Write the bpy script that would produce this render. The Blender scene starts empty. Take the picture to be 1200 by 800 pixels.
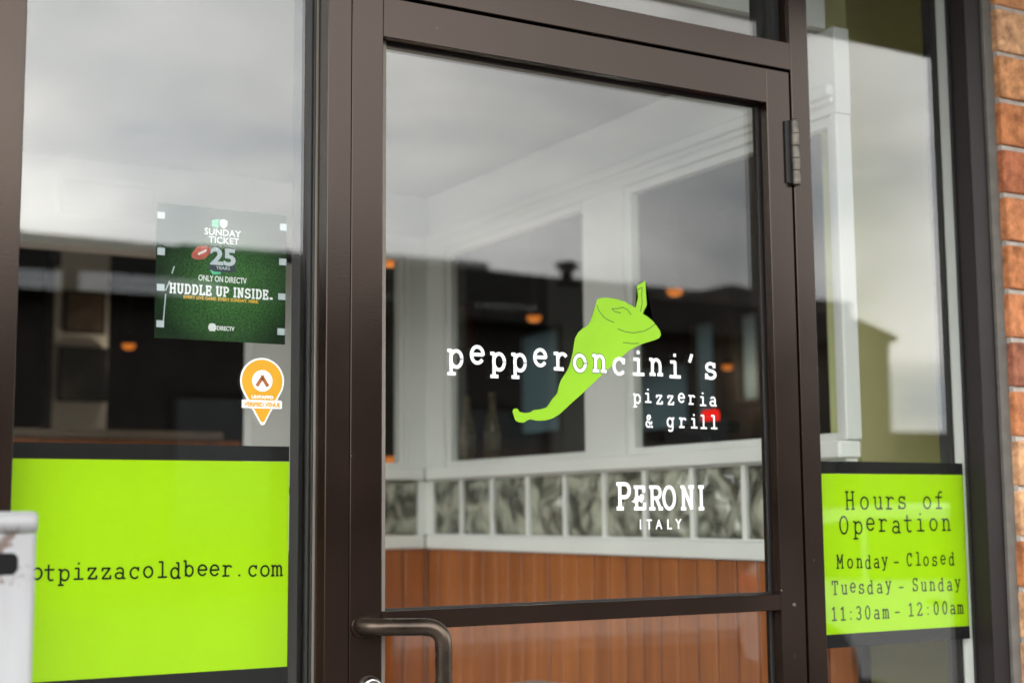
import bpy, bmesh, math, random
from mathutils import Vector, Matrix
R = math.radians
SIDE_GAIN = 185.0
random.seed(7)
sc = bpy.context.scene
col = sc.collection

# ------------------------------------------------------------------ camera
cam_d = bpy.data.cameras.new('camera')
cam = bpy.data.objects.new('camera', cam_d); col.objects.link(cam)
sc.camera = cam
CAM = Vector((0, -2.0726, 1.30))
yaw, pitch, roll = R(30.1197), R(6.7517), R(-0.45)
F = Vector((math.sin(yaw)*math.cos(pitch), math.cos(yaw)*math.cos(pitch), math.sin(pitch)))
RT = Vector((math.cos(yaw), -math.sin(yaw), 0)); UP = RT.cross(F)
R2 = RT*math.cos(roll) + UP*math.sin(roll); U2 = UP*math.cos(roll) - RT*math.sin(roll)
cam.matrix_world = Matrix(((R2.x, U2.x, -F.x, CAM.x), (R2.y, U2.y, -F.y, CAM.y), (R2.z, U2.z, -F.z, CAM.z), (0, 0, 0, 1)))
cam_d.sensor_width = 36; cam_d.lens = 51.0
cam_d.clip_start = 0.05; cam_d.clip_end = 2000
cam_d.dof.use_dof = True; cam_d.dof.focus_distance = 2.40; cam_d.dof.aperture_fstop = 3.2

# ------------------------------------------------------------------ sky
SUN_EL, SUN_AZ = R(58), R(150)
world = bpy.data.worlds.new("World"); sc.world = world; world.use_nodes = True
nt = world.node_tree; nt.nodes.clear()
def wn(t, **k):
    n = nt.nodes.new(t)
    for a, b in k.items(): setattr(n, a, b)
    return n
def wl(a, b): nt.links.new(a, b)
def wmath(op, a, b=None):
    n = wn('ShaderNodeMath', operation=op)
    for i, v in enumerate((a, b)):
        if v is None: continue
        if isinstance(v, (int, float)): n.inputs[i].default_value = v
        else: wl(v, n.inputs[i])
    return n.outputs[0]
sky = wn('ShaderNodeTexSky', sky_type='NISHITA'); sky.sun_disc = False
sky.sun_elevation = SUN_EL; sky.sun_rotation = SUN_AZ
tc = wn('ShaderNodeTexCoord'); sep = wn('ShaderNodeSeparateXYZ'); wl(tc.outputs['Generated'], sep.inputs[0])
zc = wmath('ADD', wmath('MAXIMUM', sep.outputs['Z'], 0.0), 0.27)
cmb = wn('ShaderNodeCombineXYZ')
wl(wmath('DIVIDE', sep.outputs['X'], zc), cmb.inputs[0]); wl(wmath('DIVIDE', sep.outputs['Y'], zc), cmb.inputs[1])
n1 = wn('ShaderNodeTexNoise'); n1.inputs['Scale'].default_value = 2.1; n1.inputs['Detail'].default_value = 6
n1.inputs['Roughness'].default_value = 0.52; n1.inputs['Distortion'].default_value = 0.35
wl(cmb.outputs[0], n1.inputs['Vector'])
ramp = wn('ShaderNodeValToRGB'); el = ramp.color_ramp.elements
el[0].position = 0.34; el[0].color = (0.60, 0.64, 0.68, 1)
el[1].position = 0.66; el[1].color = (1.24, 1.22, 1.19, 1)
e = el.new(0.5); e.color = (0.88, 0.88, 0.88, 1)
wl(n1.outputs['Fac'], ramp.inputs[0])
# cloud cover gets brighter towards one side of the sky and overhead
brt = wmath('ADD', wmath('MULTIPLY', sep.outputs['Z'], 4.0), 24.0)
side = wmath('MULTIPLY', wmath('MINIMUM', wmath('MAXIMUM', wmath('SUBTRACT', 0.62, sep.outputs['X']), 0.0), 0.36), SIDE_GAIN)
side = wmath('MULTIPLY', side, wmath('MAXIMUM', wmath('MINIMUM', wmath('SUBTRACT', 1.25, wmath('MULTIPLY', sep.outputs['Z'], 1.3)), wmath('ADD', wmath('MULTIPLY', sep.outputs['Z'], 2.6), 0.38)), 0.25))
brt = wmath('ADD', brt, side)
brt = wmath('ADD', brt, wmath('MULTIPLY', wmath('MINIMUM', wmath('MAXIMUM', wmath('SUBTRACT', sep.outputs['X'], 0.62), 0.0), 0.10), 300.0))
vm = wn('ShaderNodeVectorMath', operation='SCALE'); wl(ramp.outputs[0], vm.inputs[0]); wl(brt, vm.inputs['Scale'])
mx = wn('ShaderNodeMix', data_type='RGBA'); mx.inputs[0].default_value = 0.93
wl(sky.outputs[0], mx.inputs[6]); wl(vm.outputs[0], mx.inputs[7])
bg = wn('ShaderNodeBackground'); bg.inputs['Strength'].default_value = 0.1
wo = wn('ShaderNodeOutputWorld'); wl(mx.outputs[2], bg.inputs[0]); wl(bg.outputs[0], wo.inputs[0])

sun_d = bpy.data.lights.new('sun', 'SUN'); sun_d.energy = 0.7; sun_d.angle = R(18); sun_d.color = (1, .95, .88)
sun = bpy.data.objects.new('sun', sun_d); col.objects.link(sun); sun.location = (10, -20, 30)
sun.rotation_euler = (R(90) - SUN_EL, 0, math.pi - SUN_AZ)

vs = sc.view_settings
vs.view_transform = 'Standard'; vs.look = 'None'; vs.exposure = 0.0; vs.gamma = 1.0; vs.use_curve_mapping = False
sc.render.engine = 'CYCLES'
cy = sc.cycles
cy.use_denoising = True; cy.max_bounces = 10; cy.diffuse_bounces = 5; cy.glossy_bounces = 6
cy.transmission_bounces = 8; cy.transparent_max_bounces = 40; cy.caustics_refractive = False; cy.caustics_reflective = False
cy.sample_clamp_indirect = 8; cy.blur_glossy = 0.5

# ------------------------------------------------------------------ materials
def mat(name): 
    m = bpy.data.materials.new(name); m.use_nodes = True; return m
def bsdf(m): return m.node_tree.nodes['Principled BSDF']
def nn(m, t): return m.node_tree.nodes.new(t)
def lk(m, a, b): m.node_tree.links.new(a, b)
def plain(name, c, rough=.5, spec=.5, metal=0, var=.12, scale=6, detail=4, bump=0, bscale=60, coat=0, stretch=None, c2=None, rvar=0.08):
    """a surface with a real colour, broken up by noise"""
    m = mat(name); b = bsdf(m)
    tcn = nn(m, 'ShaderNodeTexCoord'); v = tcn.outputs['Object']
    if stretch:
        mp = nn(m, 'ShaderNodeMapping'); mp.inputs['Scale'].default_value = stretch; lk(m, v, mp.inputs[0]); v = mp.outputs[0]
    n = nn(m, 'ShaderNodeTexNoise'); n.inputs['Scale'].default_value = scale; n.inputs['Detail'].default_value = detail
    lk(m, v, n.inputs['Vector'])
    r = nn(m, 'ShaderNodeValToRGB'); e = r.color_ramp.elements
    e[0].position = .3; e[1].position = .7
    lo = c2 if c2 else tuple(x*(1-var) for x in c); hi = tuple(min(1, x*(1+var)) for x in c) if not c2 else c
    e[0].color = (*lo, 1); e[1].color = (*hi, 1)
    lk(m, n.outputs['Fac'], r.inputs[0]); lk(m, r.outputs[0], b.inputs['Base Color'])
    mr = nn(m, 'ShaderNodeMapRange'); mr.inputs['To Min'].default_value = max(0, rough-rvar); mr.inputs['To Max'].default_value = min(1, rough+rvar)
    lk(m, n.outputs['Fac'], mr.inputs['Value']); lk(m, mr.outputs[0], b.inputs['Roughness'])
    b.inputs['Specular IOR Level'].default_value = spec; b.inputs['Metallic'].default_value = metal
    b.inputs['Coat Weight'].default_value = coat
    if bump:
        n2 = nn(m, 'ShaderNodeTexNoise'); n2.inputs['Scale'].default_value = bscale; n2.inputs['Detail'].default_value = 5
        lk(m, v, n2.inputs['Vector'])
        bp = nn(m, 'ShaderNodeBump'); bp.inputs['Strength'].default_value = bump; bp.inputs['Distance'].default_value = .004
        lk(m, n2.outputs['Fac'], bp.inputs['Height']); lk(m, bp.outputs[0], b.inputs['Normal'])
    return m
def pane_mat(name, tint=(.975, .986, .972), ior=1.52, gain=1.0):
    """clear sheet glass: Fresnel reflection on both faces over straight-through transmission"""
    m = mat(name); t = m.node_tree; t.nodes.clear()
    out = nn(m, 'ShaderNodeOutputMaterial'); mix = nn(m, 'ShaderNodeMixShader')
    tr = nn(m, 'ShaderNodeBsdfTransparent'); tr.inputs[0].default_value = (*tint, 1)
    gl = nn(m, 'ShaderNodeBsdfGlossy'); gl.inputs['Roughness'].default_value = 0.0; gl.inputs[0].default_value = (1, 1, 1, 1)
    ge = nn(m, 'ShaderNodeNewGeometry'); mr = nn(m, 'ShaderNodeMapRange')
    mr.inputs['To Min'].default_value = ior; mr.inputs['To Max'].default_value = 1/ior
    lk(m, ge.outputs['Backfacing'], mr.inputs['Value'])
    fr = nn(m, 'ShaderNodeFresnel'); lk(m, mr.outputs[0], fr.inputs['IOR'])
    mg = nn(m, 'ShaderNodeMath'); mg.operation = 'MULTIPLY'; mg.use_clamp = True; mg.inputs[1].default_value = gain
    lk(m, fr.outputs[0], mg.inputs[0])
    lk(m, mg.outputs[0], mix.inputs[0]); lk(m, tr.outputs[0], mix.inputs[1]); lk(m, gl.outputs[0], mix.inputs[2])
    # very slight waviness of float glass
    tcn = nn(m, 'ShaderNodeTexCoord'); n = nn(m, 'ShaderNodeTexNoise'); n.inputs['Scale'].default_value = 1.6; n.inputs['Detail'].default_value = 1
    bp = nn(m, 'ShaderNodeBump'); bp.inputs['Strength'].default_value = .25; bp.inputs['Distance'].default_value = .004
    lk(m, tcn.outputs['Object'], n.inputs['Vector']); lk(m, n.outputs['Fac'], bp.inputs['Height'])
    lk(m, bp.outputs[0], gl.inputs['Normal'])
    lk(m, mix.outputs[0], out.inputs[0]); return m
def glow(name, c, s):
    m = mat(name); b = bsdf(m); b.inputs['Base Color'].default_value = (.02, .01, .005, 1)
    b.inputs['Emission Color'].default_value = (*c, 1); b.inputs['Specular IOR Level'].default_value = 0; b.inputs['Emission Strength'].default_value = s; return m

M = {}
M['bronze'] = plain('bronze_aluminium', (.0115, .0062, .0043), .20, .40, var=.25, scale=5, bump=.02, bscale=240, rvar=.05)
bsdf(M['bronze']).inputs['Specular Tint'].default_value = (1, .82, .70, 1)
def nicks(m, c, sc_, lo, hi):
    """small pale scratches and dust specks worn through a finish"""
    b = bsdf(m); src = b.inputs['Base Color'].links[0].from_socket
    tcn = nn(m, 'ShaderNodeTexCoord'); mp = nn(m, 'ShaderNodeMapping'); mp.inputs['Scale'].default_value = (1, 1, .45); lk(m, tcn.outputs['Object'], mp.inputs[0])
    n = nn(m, 'ShaderNodeTexNoise'); n.inputs['Scale'].default_value = sc_; n.inputs['Detail'].default_value = 3; lk(m, mp.outputs[0], n.inputs['Vector'])
    r = nn(m, 'ShaderNodeMapRange'); r.inputs['From Min'].default_value = lo; r.inputs['From Max'].default_value = hi; lk(m, n.outputs['Fac'], r.inputs['Value'])
    mx = nn(m, 'ShaderNodeMix'); mx.data_type = 'RGBA'; lk(m, r.outputs[0], mx.inputs[0]); lk(m, src, mx.inputs[6]); mx.inputs[7].default_value = (*c, 1)
    lk(m, mx.outputs[2], b.inputs['Base Color'])
nicks(M['bronze'], (.16, .125, .10), 95, .735, .80)
M['bronze_matt'] = plain('matt_dark_bronze', (.014, .010, .009), .5, .25, var=.2, scale=5)
M['bronze_dark'] = plain('dark_glazing_bead', (.012, .011, .011), .5, .4, var=.2)
M['gasket'] = plain('tan_gasket_lit_edge', (.20, .172, .140), .55, .4)
M['rubber'] = plain('black_gasket', (.012, .013, .013), .6, .3)
M['pane'] = pane_mat('shop_glass')
M['inpane'] = pane_mat('interior_glass', (.95, .97, .96), 1.45, .6)
M['white'] = plain('white_trim_paint', (.73, .735, .71), .45, .4, var=.04, scale=4, bump=.02, bscale=90)
M['lit_white'] = plain('lit_white_trim', (.80, .80, .77), .4, .4, var=.04, scale=4)  # trim white made brighter, carrying the light that falls on the rail
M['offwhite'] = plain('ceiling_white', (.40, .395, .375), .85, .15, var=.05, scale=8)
M['olive'] = plain('olive_wall_paint', (.72, .68, .35), .7, .25, var=.06, scale=5)
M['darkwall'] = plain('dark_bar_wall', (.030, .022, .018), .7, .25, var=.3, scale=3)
M['darkfloor'] = plain('dark_floor_tile', (.20, .155, .115), .4, .4, var=.3, scale=5)
M['stucco'] = plain('grey_render', (.30, .28, .25), .85, .2, bump=.3, bscale=80)
M['soffit'] = plain('brown_soffit', (.10, .085, .07), .7, .3, var=.15)
M['white_vinyl'] = plain('white_vinyl', (.84, .85, .84), .38, .4, var=.03, scale=20)
M['pepper'] = plain('green_vinyl', (.235, .475, .009), .45, .25, var=.06, scale=9)
M['pepper_line'] = plain('dark_green_vinyl', (.045, .10, .012), .5, .3)
M['lime'] = plain('lime_sign_face', (.345, .625, .0008), .6, .08, var=.035, scale=5)
M['black_vinyl'] = plain('black_vinyl', (.009, .009, .009), .6, .08)
M['black_ink'] = plain('black_ink', (.008, .014, .005), .6, .05)
M['amber'] = plain('amber_vinyl', (.60, .295, .003), .42, .35, var=.05, scale=30)
M['brown_print'] = plain('brown_print', (.32, .10, .025), .5, .3, var=.3, scale=60)
M['tape'] = plain('clear_tape', (.40, .46, .48), .35, .5, var=.06, scale=80)
M['poster_white'] = plain('poster_white', (.78, .80, .80), .5, .3)
M['poster_gold'] = plain('poster_gold', (.80, .45, .05), .5, .3)
M['poster_mint'] = plain('poster_mint', (.10, .50, .28), .5, .3, var=.3, scale=90)
M['poster_dark'] = plain('poster_dark', (.025, .04, .05), .5, .3)
M['poster_red'] = plain('poster_red_brown', (.42, .09, .06), .5, .3, var=.3, scale=60)
M['steel'] = plain('worn_steel', (.105, .093, .078), .42, .5, metal=.8, var=.5, scale=55, detail=6, rvar=.15)
M['chrome'] = plain('satin_chrome', (.52, .51, .48), .22, .5, metal=1, var=.1, scale=40)
M['handle'] = plain('antique_bronze_tube', (.060, .044, .032), .27, .5, metal=.75, var=.35, scale=22, detail=6, rvar=.1)
M['plaque'] = plain('plaque_grey', (.62, .63, .635), .5, .3)
M['amberglass'] = glow('lit_amber_shade', (1.0, .26, .03), .65)
M['redglow'] = glow('lit_red_glass', (1.0, .015, .01), 1.1)
M['blacksteel'] = plain('black_steel', (.015, .015, .016), .45, .5)
M['screen'] = plain('dark_screen', (.010, .014, .015), .15, .5)
M['asphalt'] = plain('asphalt', (.033, .032, .031), .9, .2, var=.3, scale=18, detail=8, bump=.4, bscale=150)
M['concrete'] = plain('concrete', (.21, .204, .194), .85, .25, var=.14, scale=4, detail=8, bump=.2, bscale=90)
M['roofdark'] = plain('dark_shingle', (.022, .021, .020), .85, .2, var=.3, scale=14)
M['facade'] = plain('dark_brown_facade', (.028, .024, .021), .8, .25, var=.3, scale=2)
M['fascia'] = plain('pale_fascia_board', (.48, .50, .52), .6, .3, var=.06)
M['greyroof'] = plain('grey_metal_roof', (.16, .165, .17), .5, .4, var=.1)
M['carwhite'] = plain('white_car_paint', (.44, .44, .435), .45, .5, var=.02, coat=.1)
M['tyre'] = plain('tyre_rubber', (.02, .02, .021), .8, .2)
M['bark'] = plain('bark', (.10, .075, .055), .9, .2, var=.3, scale=12)
M['leaf'] = plain('leaf_green', (.050, .075, .022), .6, .3, var=.4, scale=1.2)
M['caulk'] = plain('grey_sealant', (.13, .12, .105), .8, .2, var=.15, scale=30, bump=.3, bscale=100)
M['mortar'] = plain('grey_mortar', (.40, .36, .31), .95, .1, var=.18, scale=40, bump=.5, bscale=220)
M['tabletop'] = plain('grey_table_top', (.26, .28, .29), .35, .5)
M['picture'] = plain('brown_picture', (.16, .12, .085), .5, .4, var=.5, scale=9)
M['brownglass'] = plain('brown_bottle_glass', (.17, .125, .05), .2, .5, var=.3, scale=30)
M['label'] = plain('cream_label', (.30, .26, .17), .5, .3)

def brick_mat():
    m = mat('orange_brick'); b = bsdf(m); ge = nn(m, 'ShaderNodeNewGeometry')
    r = nn(m, 'ShaderNodeValToRGB'); e = r.color_ramp.elements
    cs = [(0, (.50, .20, .085)), (.18, (.62, .30, .14)), (.36, (.42, .15, .075)), (.52, (.66, .38, .21)), (.66, (.54, .22, .10)), (.8, (.33, .13, .08)), (.92, (.70, .46, .30))]
    e[0].position = 0; e[0].color = (*cs[0][1], 1); e[1].position = cs[1][0]; e[1].color = (*cs[1][1], 1)
    for p, c in cs[2:]:
        x = e.new(p); x.color = (*c, 1)
    r.color_ramp.interpolation = 'CONSTANT'
    lk(m, ge.outputs['Random Per Island'], r.inputs[0])
    tcn = nn(m, 'ShaderNodeTexCoord')
    n = nn(m, 'ShaderNodeTexNoise'); n.inputs['Scale'].default_value = 34; n.inputs['Detail'].default_value = 9; n.inputs['Roughness'].default_value = .7
    lk(m, tcn.outputs['Object'], n.inputs['Vector'])
    r2 = nn(m, 'ShaderNodeValToRGB'); r2.color_ramp.elements[0].position = .36; r2.color_ramp.elements[1].position = .62
    r2.color_ramp.elements[0].color = (.36, .32, .31, 1); r2.color_ramp.elements[1].color = (1.12, 1.08, 1.0, 1)
    lk(m, n.outputs['Fac'], r2.inputs[0])
    mx = nn(m, 'ShaderNodeMix'); mx.data_type = 'RGBA'; mx.blend_type = 'MULTIPLY'; mx.inputs[0].default_value = .85
    lk(m, r.outputs[0], mx.inputs[6]); lk(m, r2.outputs[0], mx.inputs[7]); lk(m, mx.outputs[2], b.inputs['Base Color'])
    b.inputs['Roughness'].default_value = .88; b.inputs['Specular IOR Level'].default_value = .2
    bp = nn(m, 'ShaderNodeBump'); bp.inputs['Strength'].default_value = .7; bp.inputs['Distance'].default_value = .004
    lk(m, n.outputs['Fac'], bp.inputs['Height']); lk(m, bp.outputs[0], b.inputs['Normal']); return m
M['brick'] = brick_mat()

def wood_mat():
    m = mat('orange_wood_panelling'); b = bsdf(m); ge = nn(m, 'ShaderNodeNewGeometry'); tcn = nn(m, 'ShaderNodeTexCoord')
    mp = nn(m, 'ShaderNodeMapping'); mp.inputs['Scale'].default_value = (14, 14, .9); lk(m, tcn.outputs['Object'], mp.inputs[0])
    n = nn(m, 'ShaderNodeTexNoise'); n.inputs['Scale'].default_value = 1.6; n.inputs['Detail'].default_value = 6; n.inputs['Distortion'].default_value = .6
    lk(m, mp.outputs[0], n.inputs['Vector'])
    ad = nn(m, 'ShaderNodeMath'); ad.operation = 'MULTIPLY_ADD'; ad.inputs[1].default_value = .14
    lk(m, ge.outputs['Random Per Island'], ad.inputs[0]); 
    sb = nn(m, 'ShaderNodeMath'); sb.operation = 'SUBTRACT'; sb.inputs[1].default_value = .07
    lk(m, n.outputs['Fac'], sb.inputs[0]); lk(m, sb.outputs[0], ad.inputs[2])
    r = nn(m, 'ShaderNodeValToRGB'); e = r.color_ramp.elements
    e[0].position = .25; e[0].color = (.23, .062, .011, 1); e[1].position = .75; e[1].color = (.43, .135, .028, 1)
    lk(m, ad.outputs[0], r.inputs[0]); lk(m, r.outputs[0], b.inputs['Base Color'])
    b.inputs['Roughness'].default_value = .42; return m
M['wood'] = wood_mat()

def block_mat():
    m = mat('wavy_glass_block'); t = m.node_tree; b = bsdf(m); out = t.nodes['Material Output']
    b.inputs['Base Color'].default_value = (.78, .82, .70, 1); b.inputs['Roughness'].default_value = .06
    b.inputs['Transmission Weight'].default_value = 1; b.inputs['IOR'].default_value = 1.46
    d = nn(m, 'ShaderNodeBsdfPrincipled'); d.inputs['Roughness'].default_value = .12
    tcn = nn(m, 'ShaderNodeTexCoord'); n = nn(m, 'ShaderNodeTexNoise'); n.inputs['Scale'].default_value = 11; n.inputs['Detail'].default_value = 1.5; n.inputs['Distortion'].default_value = .9
    lk(m, tcn.outputs['Object'], n.inputs['Vector'])
    r = nn(m, 'ShaderNodeValToRGB'); e = r.color_ramp.elements
    e[0].position = .38; e[0].color = (.10, .10, .075, 1); e[1].position = .63; e[1].color = (.60, .60, .48, 1)  # refracted daylight and highlights put into the colour as pale and dark mottling
    lk(m, n.outputs['Fac'], r.inputs[0]); lk(m, r.outputs[0], d.inputs['Base Color'])
    n2 = nn(m, 'ShaderNodeTexNoise'); n2.inputs['Scale'].default_value = 16; n2.inputs['Detail'].default_value = 1; n2.inputs['Distortion'].default_value = .8
    lk(m, tcn.outputs['Object'], n2.inputs['Vector'])
    bp = nn(m, 'ShaderNodeBump'); bp.inputs['Strength'].default_value = 1; bp.inputs['Distance'].default_value = .018
    lk(m, n2.outputs['Fac'], bp.inputs['Height']); lk(m, bp.outputs[0], d.inputs['Normal']); lk(m, bp.outputs[0], b.inputs['Normal'])
    mix = nn(m, 'ShaderNodeMixShader'); mix.inputs[0].default_value = .72
    lk(m, b.outputs[0], mix.inputs[1]); lk(m, d.outputs[0], mix.inputs[2]); lk(m, mix.outputs[0], out.inputs[0]); return m
M['block'] = block_mat()

def grass_mat():
    """printed photograph of turf under floodlights: lit patch in the middle of the print, black surround"""
    m = mat('printed_grass'); b = bsdf(m); tcn = nn(m, 'ShaderNodeTexCoord')
    n = nn(m, 'ShaderNodeTexNoise'); n.inputs['Scale'].default_value = 380; n.inputs['Detail'].default_value = 6; n.inputs['Roughness'].default_value = .7
    n2 = nn(m, 'ShaderNodeTexNoise'); n2.inputs['Scale'].default_value = 14; n2.inputs['Detail'].default_value = 3
    lk(m, tcn.outputs['Object'], n.inputs['Vector']); lk(m, tcn.outputs['Object'], n2.inputs['Vector'])
    r = nn(m, 'ShaderNodeValToRGB'); e = r.color_ramp.elements
    e[0].position = .36; e[0].color = (.006, .030, .008, 1); e[1].position = .68; e[1].color = (.075, .21, .055, 1)
    lk(m, n.outputs['Fac'], r.inputs[0])
    vd = nn(m, 'ShaderNodeVectorMath'); vd.operation = 'DISTANCE'; vd.inputs[1].default_value = (.012, 0, .085); lk(m, tcn.outputs['Object'], vd.inputs[0])
    ad = nn(m, 'ShaderNodeMath'); ad.operation = 'MULTIPLY_ADD'; ad.inputs[1].default_value = .05; lk(m, n2.outputs['Fac'], ad.inputs[0]); lk(m, vd.outputs['Value'], ad.inputs[2])
    r2 = nn(m, 'ShaderNodeValToRGB'); e = r2.color_ramp.elements
    e[0].position = .055; e[0].color = (1, 1, 1, 1); e[1].position = .135; e[1].color = (.10, .16, .15, 1)
    lk(m, ad.outputs[0], r2.inputs[0])
    mx = nn(m, 'ShaderNodeMix'); mx.data_type = 'RGBA'; mx.blend_type = 'MULTIPLY'; mx.inputs[0].default_value = 1
    lk(m, r.outputs[0], mx.inputs[6]); lk(m, r2.outputs[0], mx.inputs[7])
    lk(m, mx.outputs[2], b.inputs['Base Color']); b.inputs['Roughness'].default_value = .6; b.inputs['Specular IOR Level'].default_value = .1; return m
M['grass'] = grass_mat()

def post_mat():
    """white powder coat with rusty chips"""
    m = mat('chipped_white_paint'); b = bsdf(m); tcn = nn(m, 'ShaderNodeTexCoord')
    n = nn(m, 'ShaderNodeTexNoise'); n.inputs['Scale'].default_value = 34; n.inputs['Detail'].default_value = 7; n.inputs['Roughness'].default_value = .65
    lk(m, tcn.outputs['Object'], n.inputs['Vector'])
    # chips gather round the slot (object-space distance from it)
    vd = nn(m, 'ShaderNodeVectorMath'); vd.operation = 'DISTANCE'; vd.inputs[1].default_value = (0, -.034, 1.249)
    lk(m, tcn.outputs['Object'], vd.inputs[0])
    mr = nn(m, 'ShaderNodeMapRange'); mr.inputs['From Min'].default_value = .016; mr.inputs['From Max'].default_value = .06
    mr.inputs['To Min'].default_value = .17; mr.inputs['To Max'].default_value = -.05; lk(m, vd.outputs['Value'], mr.inputs['Value'])
    a = nn(m, 'ShaderNodeMath'); a.operation = 'ADD'; lk(m, n.outputs['Fac'], a.inputs[0]); lk(m, mr.outputs[0], a.inputs[1])
    r = nn(m, 'ShaderNodeValToRGB'); e = r.color_ramp.elements
    e[0].position = .66; e[0].color = (.305, .305, .31, 1); e[1].position = .71; e[1].color = (.13, .10, .085, 1)
    lk(m, a.outputs[0], r.inputs[0])
    n2 = nn(m, 'ShaderNodeTexNoise'); n2.inputs['Scale'].default_value = 6; n2.inputs['Detail'].default_value = 5
    mp = nn(m, 'ShaderNodeMapping'); mp.inputs['Scale'].default_value = (4, 4, .7); lk(m, tcn.outputs['Object'], mp.inputs[0]); lk(m, mp.outputs[0], n2.inputs['Vector'])
    r2 = nn(m, 'ShaderNodeValToRGB'); e = r2.color_ramp.elements; e[0].position = .3; e[0].color = (.84, .83, .82, 1); e[1].position = .65; e[1].color = (1, 1, 1, 1)
    lk(m, n2.outputs['Fac'], r2.inputs[0])
    mx = nn(m, 'ShaderNodeMix'); mx.data_type = 'RGBA'; mx.blend_type = 'MULTIPLY'; mx.inputs[0].default_value = 1
    lk(m, r.outputs[0], mx.inputs[6]); lk(m, r2.outputs[0], mx.inputs[7]); lk(m, mx.outputs[2], b.inputs['Base Color'])
    b.inputs['Roughness'].default_value = .45; return m
M['postwhite'] = post_mat()
def blind_mat():
    m = mat('window_blind_slats'); t = m.node_tree; b = bsdf(m); out = t.nodes['Material Output']
    b.inputs['Base Color'].default_value = (.30, .36, .39, 1); b.inputs['Roughness'].default_value = .6
    tl = nn(m, 'ShaderNodeBsdfTranslucent'); tl.inputs[0].default_value = (.30, .37, .40, 1)
    mix = nn(m, 'ShaderNodeMixShader'); mix.inputs[0].default_value = .6
    lk(m, b.outputs[0], mix.inputs[1]); lk(m, tl.outputs[0], mix.inputs[2]); lk(m, mix.outputs[0], out.inputs[0]); return m
M['blind'] = blind_mat()

# ------------------------------------------------------------------ mesh helpers
def box(bm, x0, x1, y0, y1, z0, z1, bev=0.0, seg=1):
    vs_ = [bm.verts.new(p) for p in ((x0,y0,z0),(x1,y0,z0),(x1,y1,z0),(x0,y1,z0),(x0,y0,z1),(x1,y0,z1),(x1,y1,z1),(x0,y1,z1))]
    fs = [bm.faces.new([vs_[i] for i in f]) for f in ((0,3,2,1),(4,5,6,7),(0,1,5,4),(1,2,6,5),(2,3,7,6),(3,0,4,7))]
    if bev > 0:
        es = list({e for f in fs for e in f.edges})
        bmesh.ops.bevel(bm, geom=es, offset=bev, segments=seg, affect='EDGES', profile=.5)
def lathe(bm, prof, cx=0, cy=0, n=24, axis='z', cz=0):
    """prof: (radius, height) from bottom to top; closed by its ends"""
    rings = []
    for r, h in prof:
        ring = []
        for k in range(n):
            a = 2*math.pi*k/n; u, v = r*math.cos(a), r*math.sin(a)
            p = (cx+u, cy+v, cz+h) if axis == 'z' else ((cx+u, cy+h, cz+v) if axis == 'y' else (cx+h, cy+u, cz+v))
            ring.append(bm.verts.new(p))
        rings.append(ring)
    for a, b in zip(rings, rings[1:]):
        for k in range(n):
            f = bm.faces.new((a[k], a[(k+1) % n], b[(k+1) % n], b[k])); f.smooth = True
    bm.faces.new(rings[0]); bm.faces.new(rings[-1])
def tube(bm, pts, r, n=16):
    pts = [Vector(p) for p in pts]; rings = []; ref = None
    for i, p in enumerate(pts):
        t = (pts[min(i+1, len(pts)-1)] - pts[max(i-1, 0)]).normalized()
        if ref is None: ref = t.orthogonal().normalized()
        ref = (ref - t*ref.dot(t)).normalized(); bi = t.cross(ref)
        rings.append([bm.verts.new(p + ref*r*math.cos(2*math.pi*k/n) + bi*r*math.sin(2*math.pi*k/n)) for k in range(n)])
    for a, b in zip(rings, rings[1:]):
        for k in range(n):
            f = bm.faces.new((a[k], a[(k+1) % n], b[(k+1) % n], b[k])); f.smooth = True
    bm.faces.new(rings[0]); bm.faces.new(rings[-1])
def fillet(pts, rad, seg=8):
    """round the corners of a path"""
    out = [Vector(pts[0])]
    for a, b, c in zip(pts, pts[1:], pts[2:]):
        a, b, c = Vector(a), Vector(b), Vector(c)
        p, q = b+(a-b).normalized()*rad, b+(c-b).normalized()*rad
        for k in range(seg+1):
            t = k/seg; out.append(p*(1-t)**2 + b*2*t*(1-t) + q*t*t)
    out.append(Vector(pts[-1])); return out
def prism(bm, poly, y0, y1):
    """outline in (x, z), from depth y0 (front) to y1"""
    a = [bm.verts.new((x, y0, z)) for x, z in poly]; b = [bm.verts.new((x, y1, z)) for x, z in poly]
    f1 = bm.faces.new(a); f2 = bm.faces.new(b)
    for k in range(len(a)):
        bm.faces.new((a[k], a[(k+1) % len(a)], b[(k+1) % len(a)], b[k]))
    bmesh.ops.triangulate(bm, faces=[f1, f2])
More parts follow.
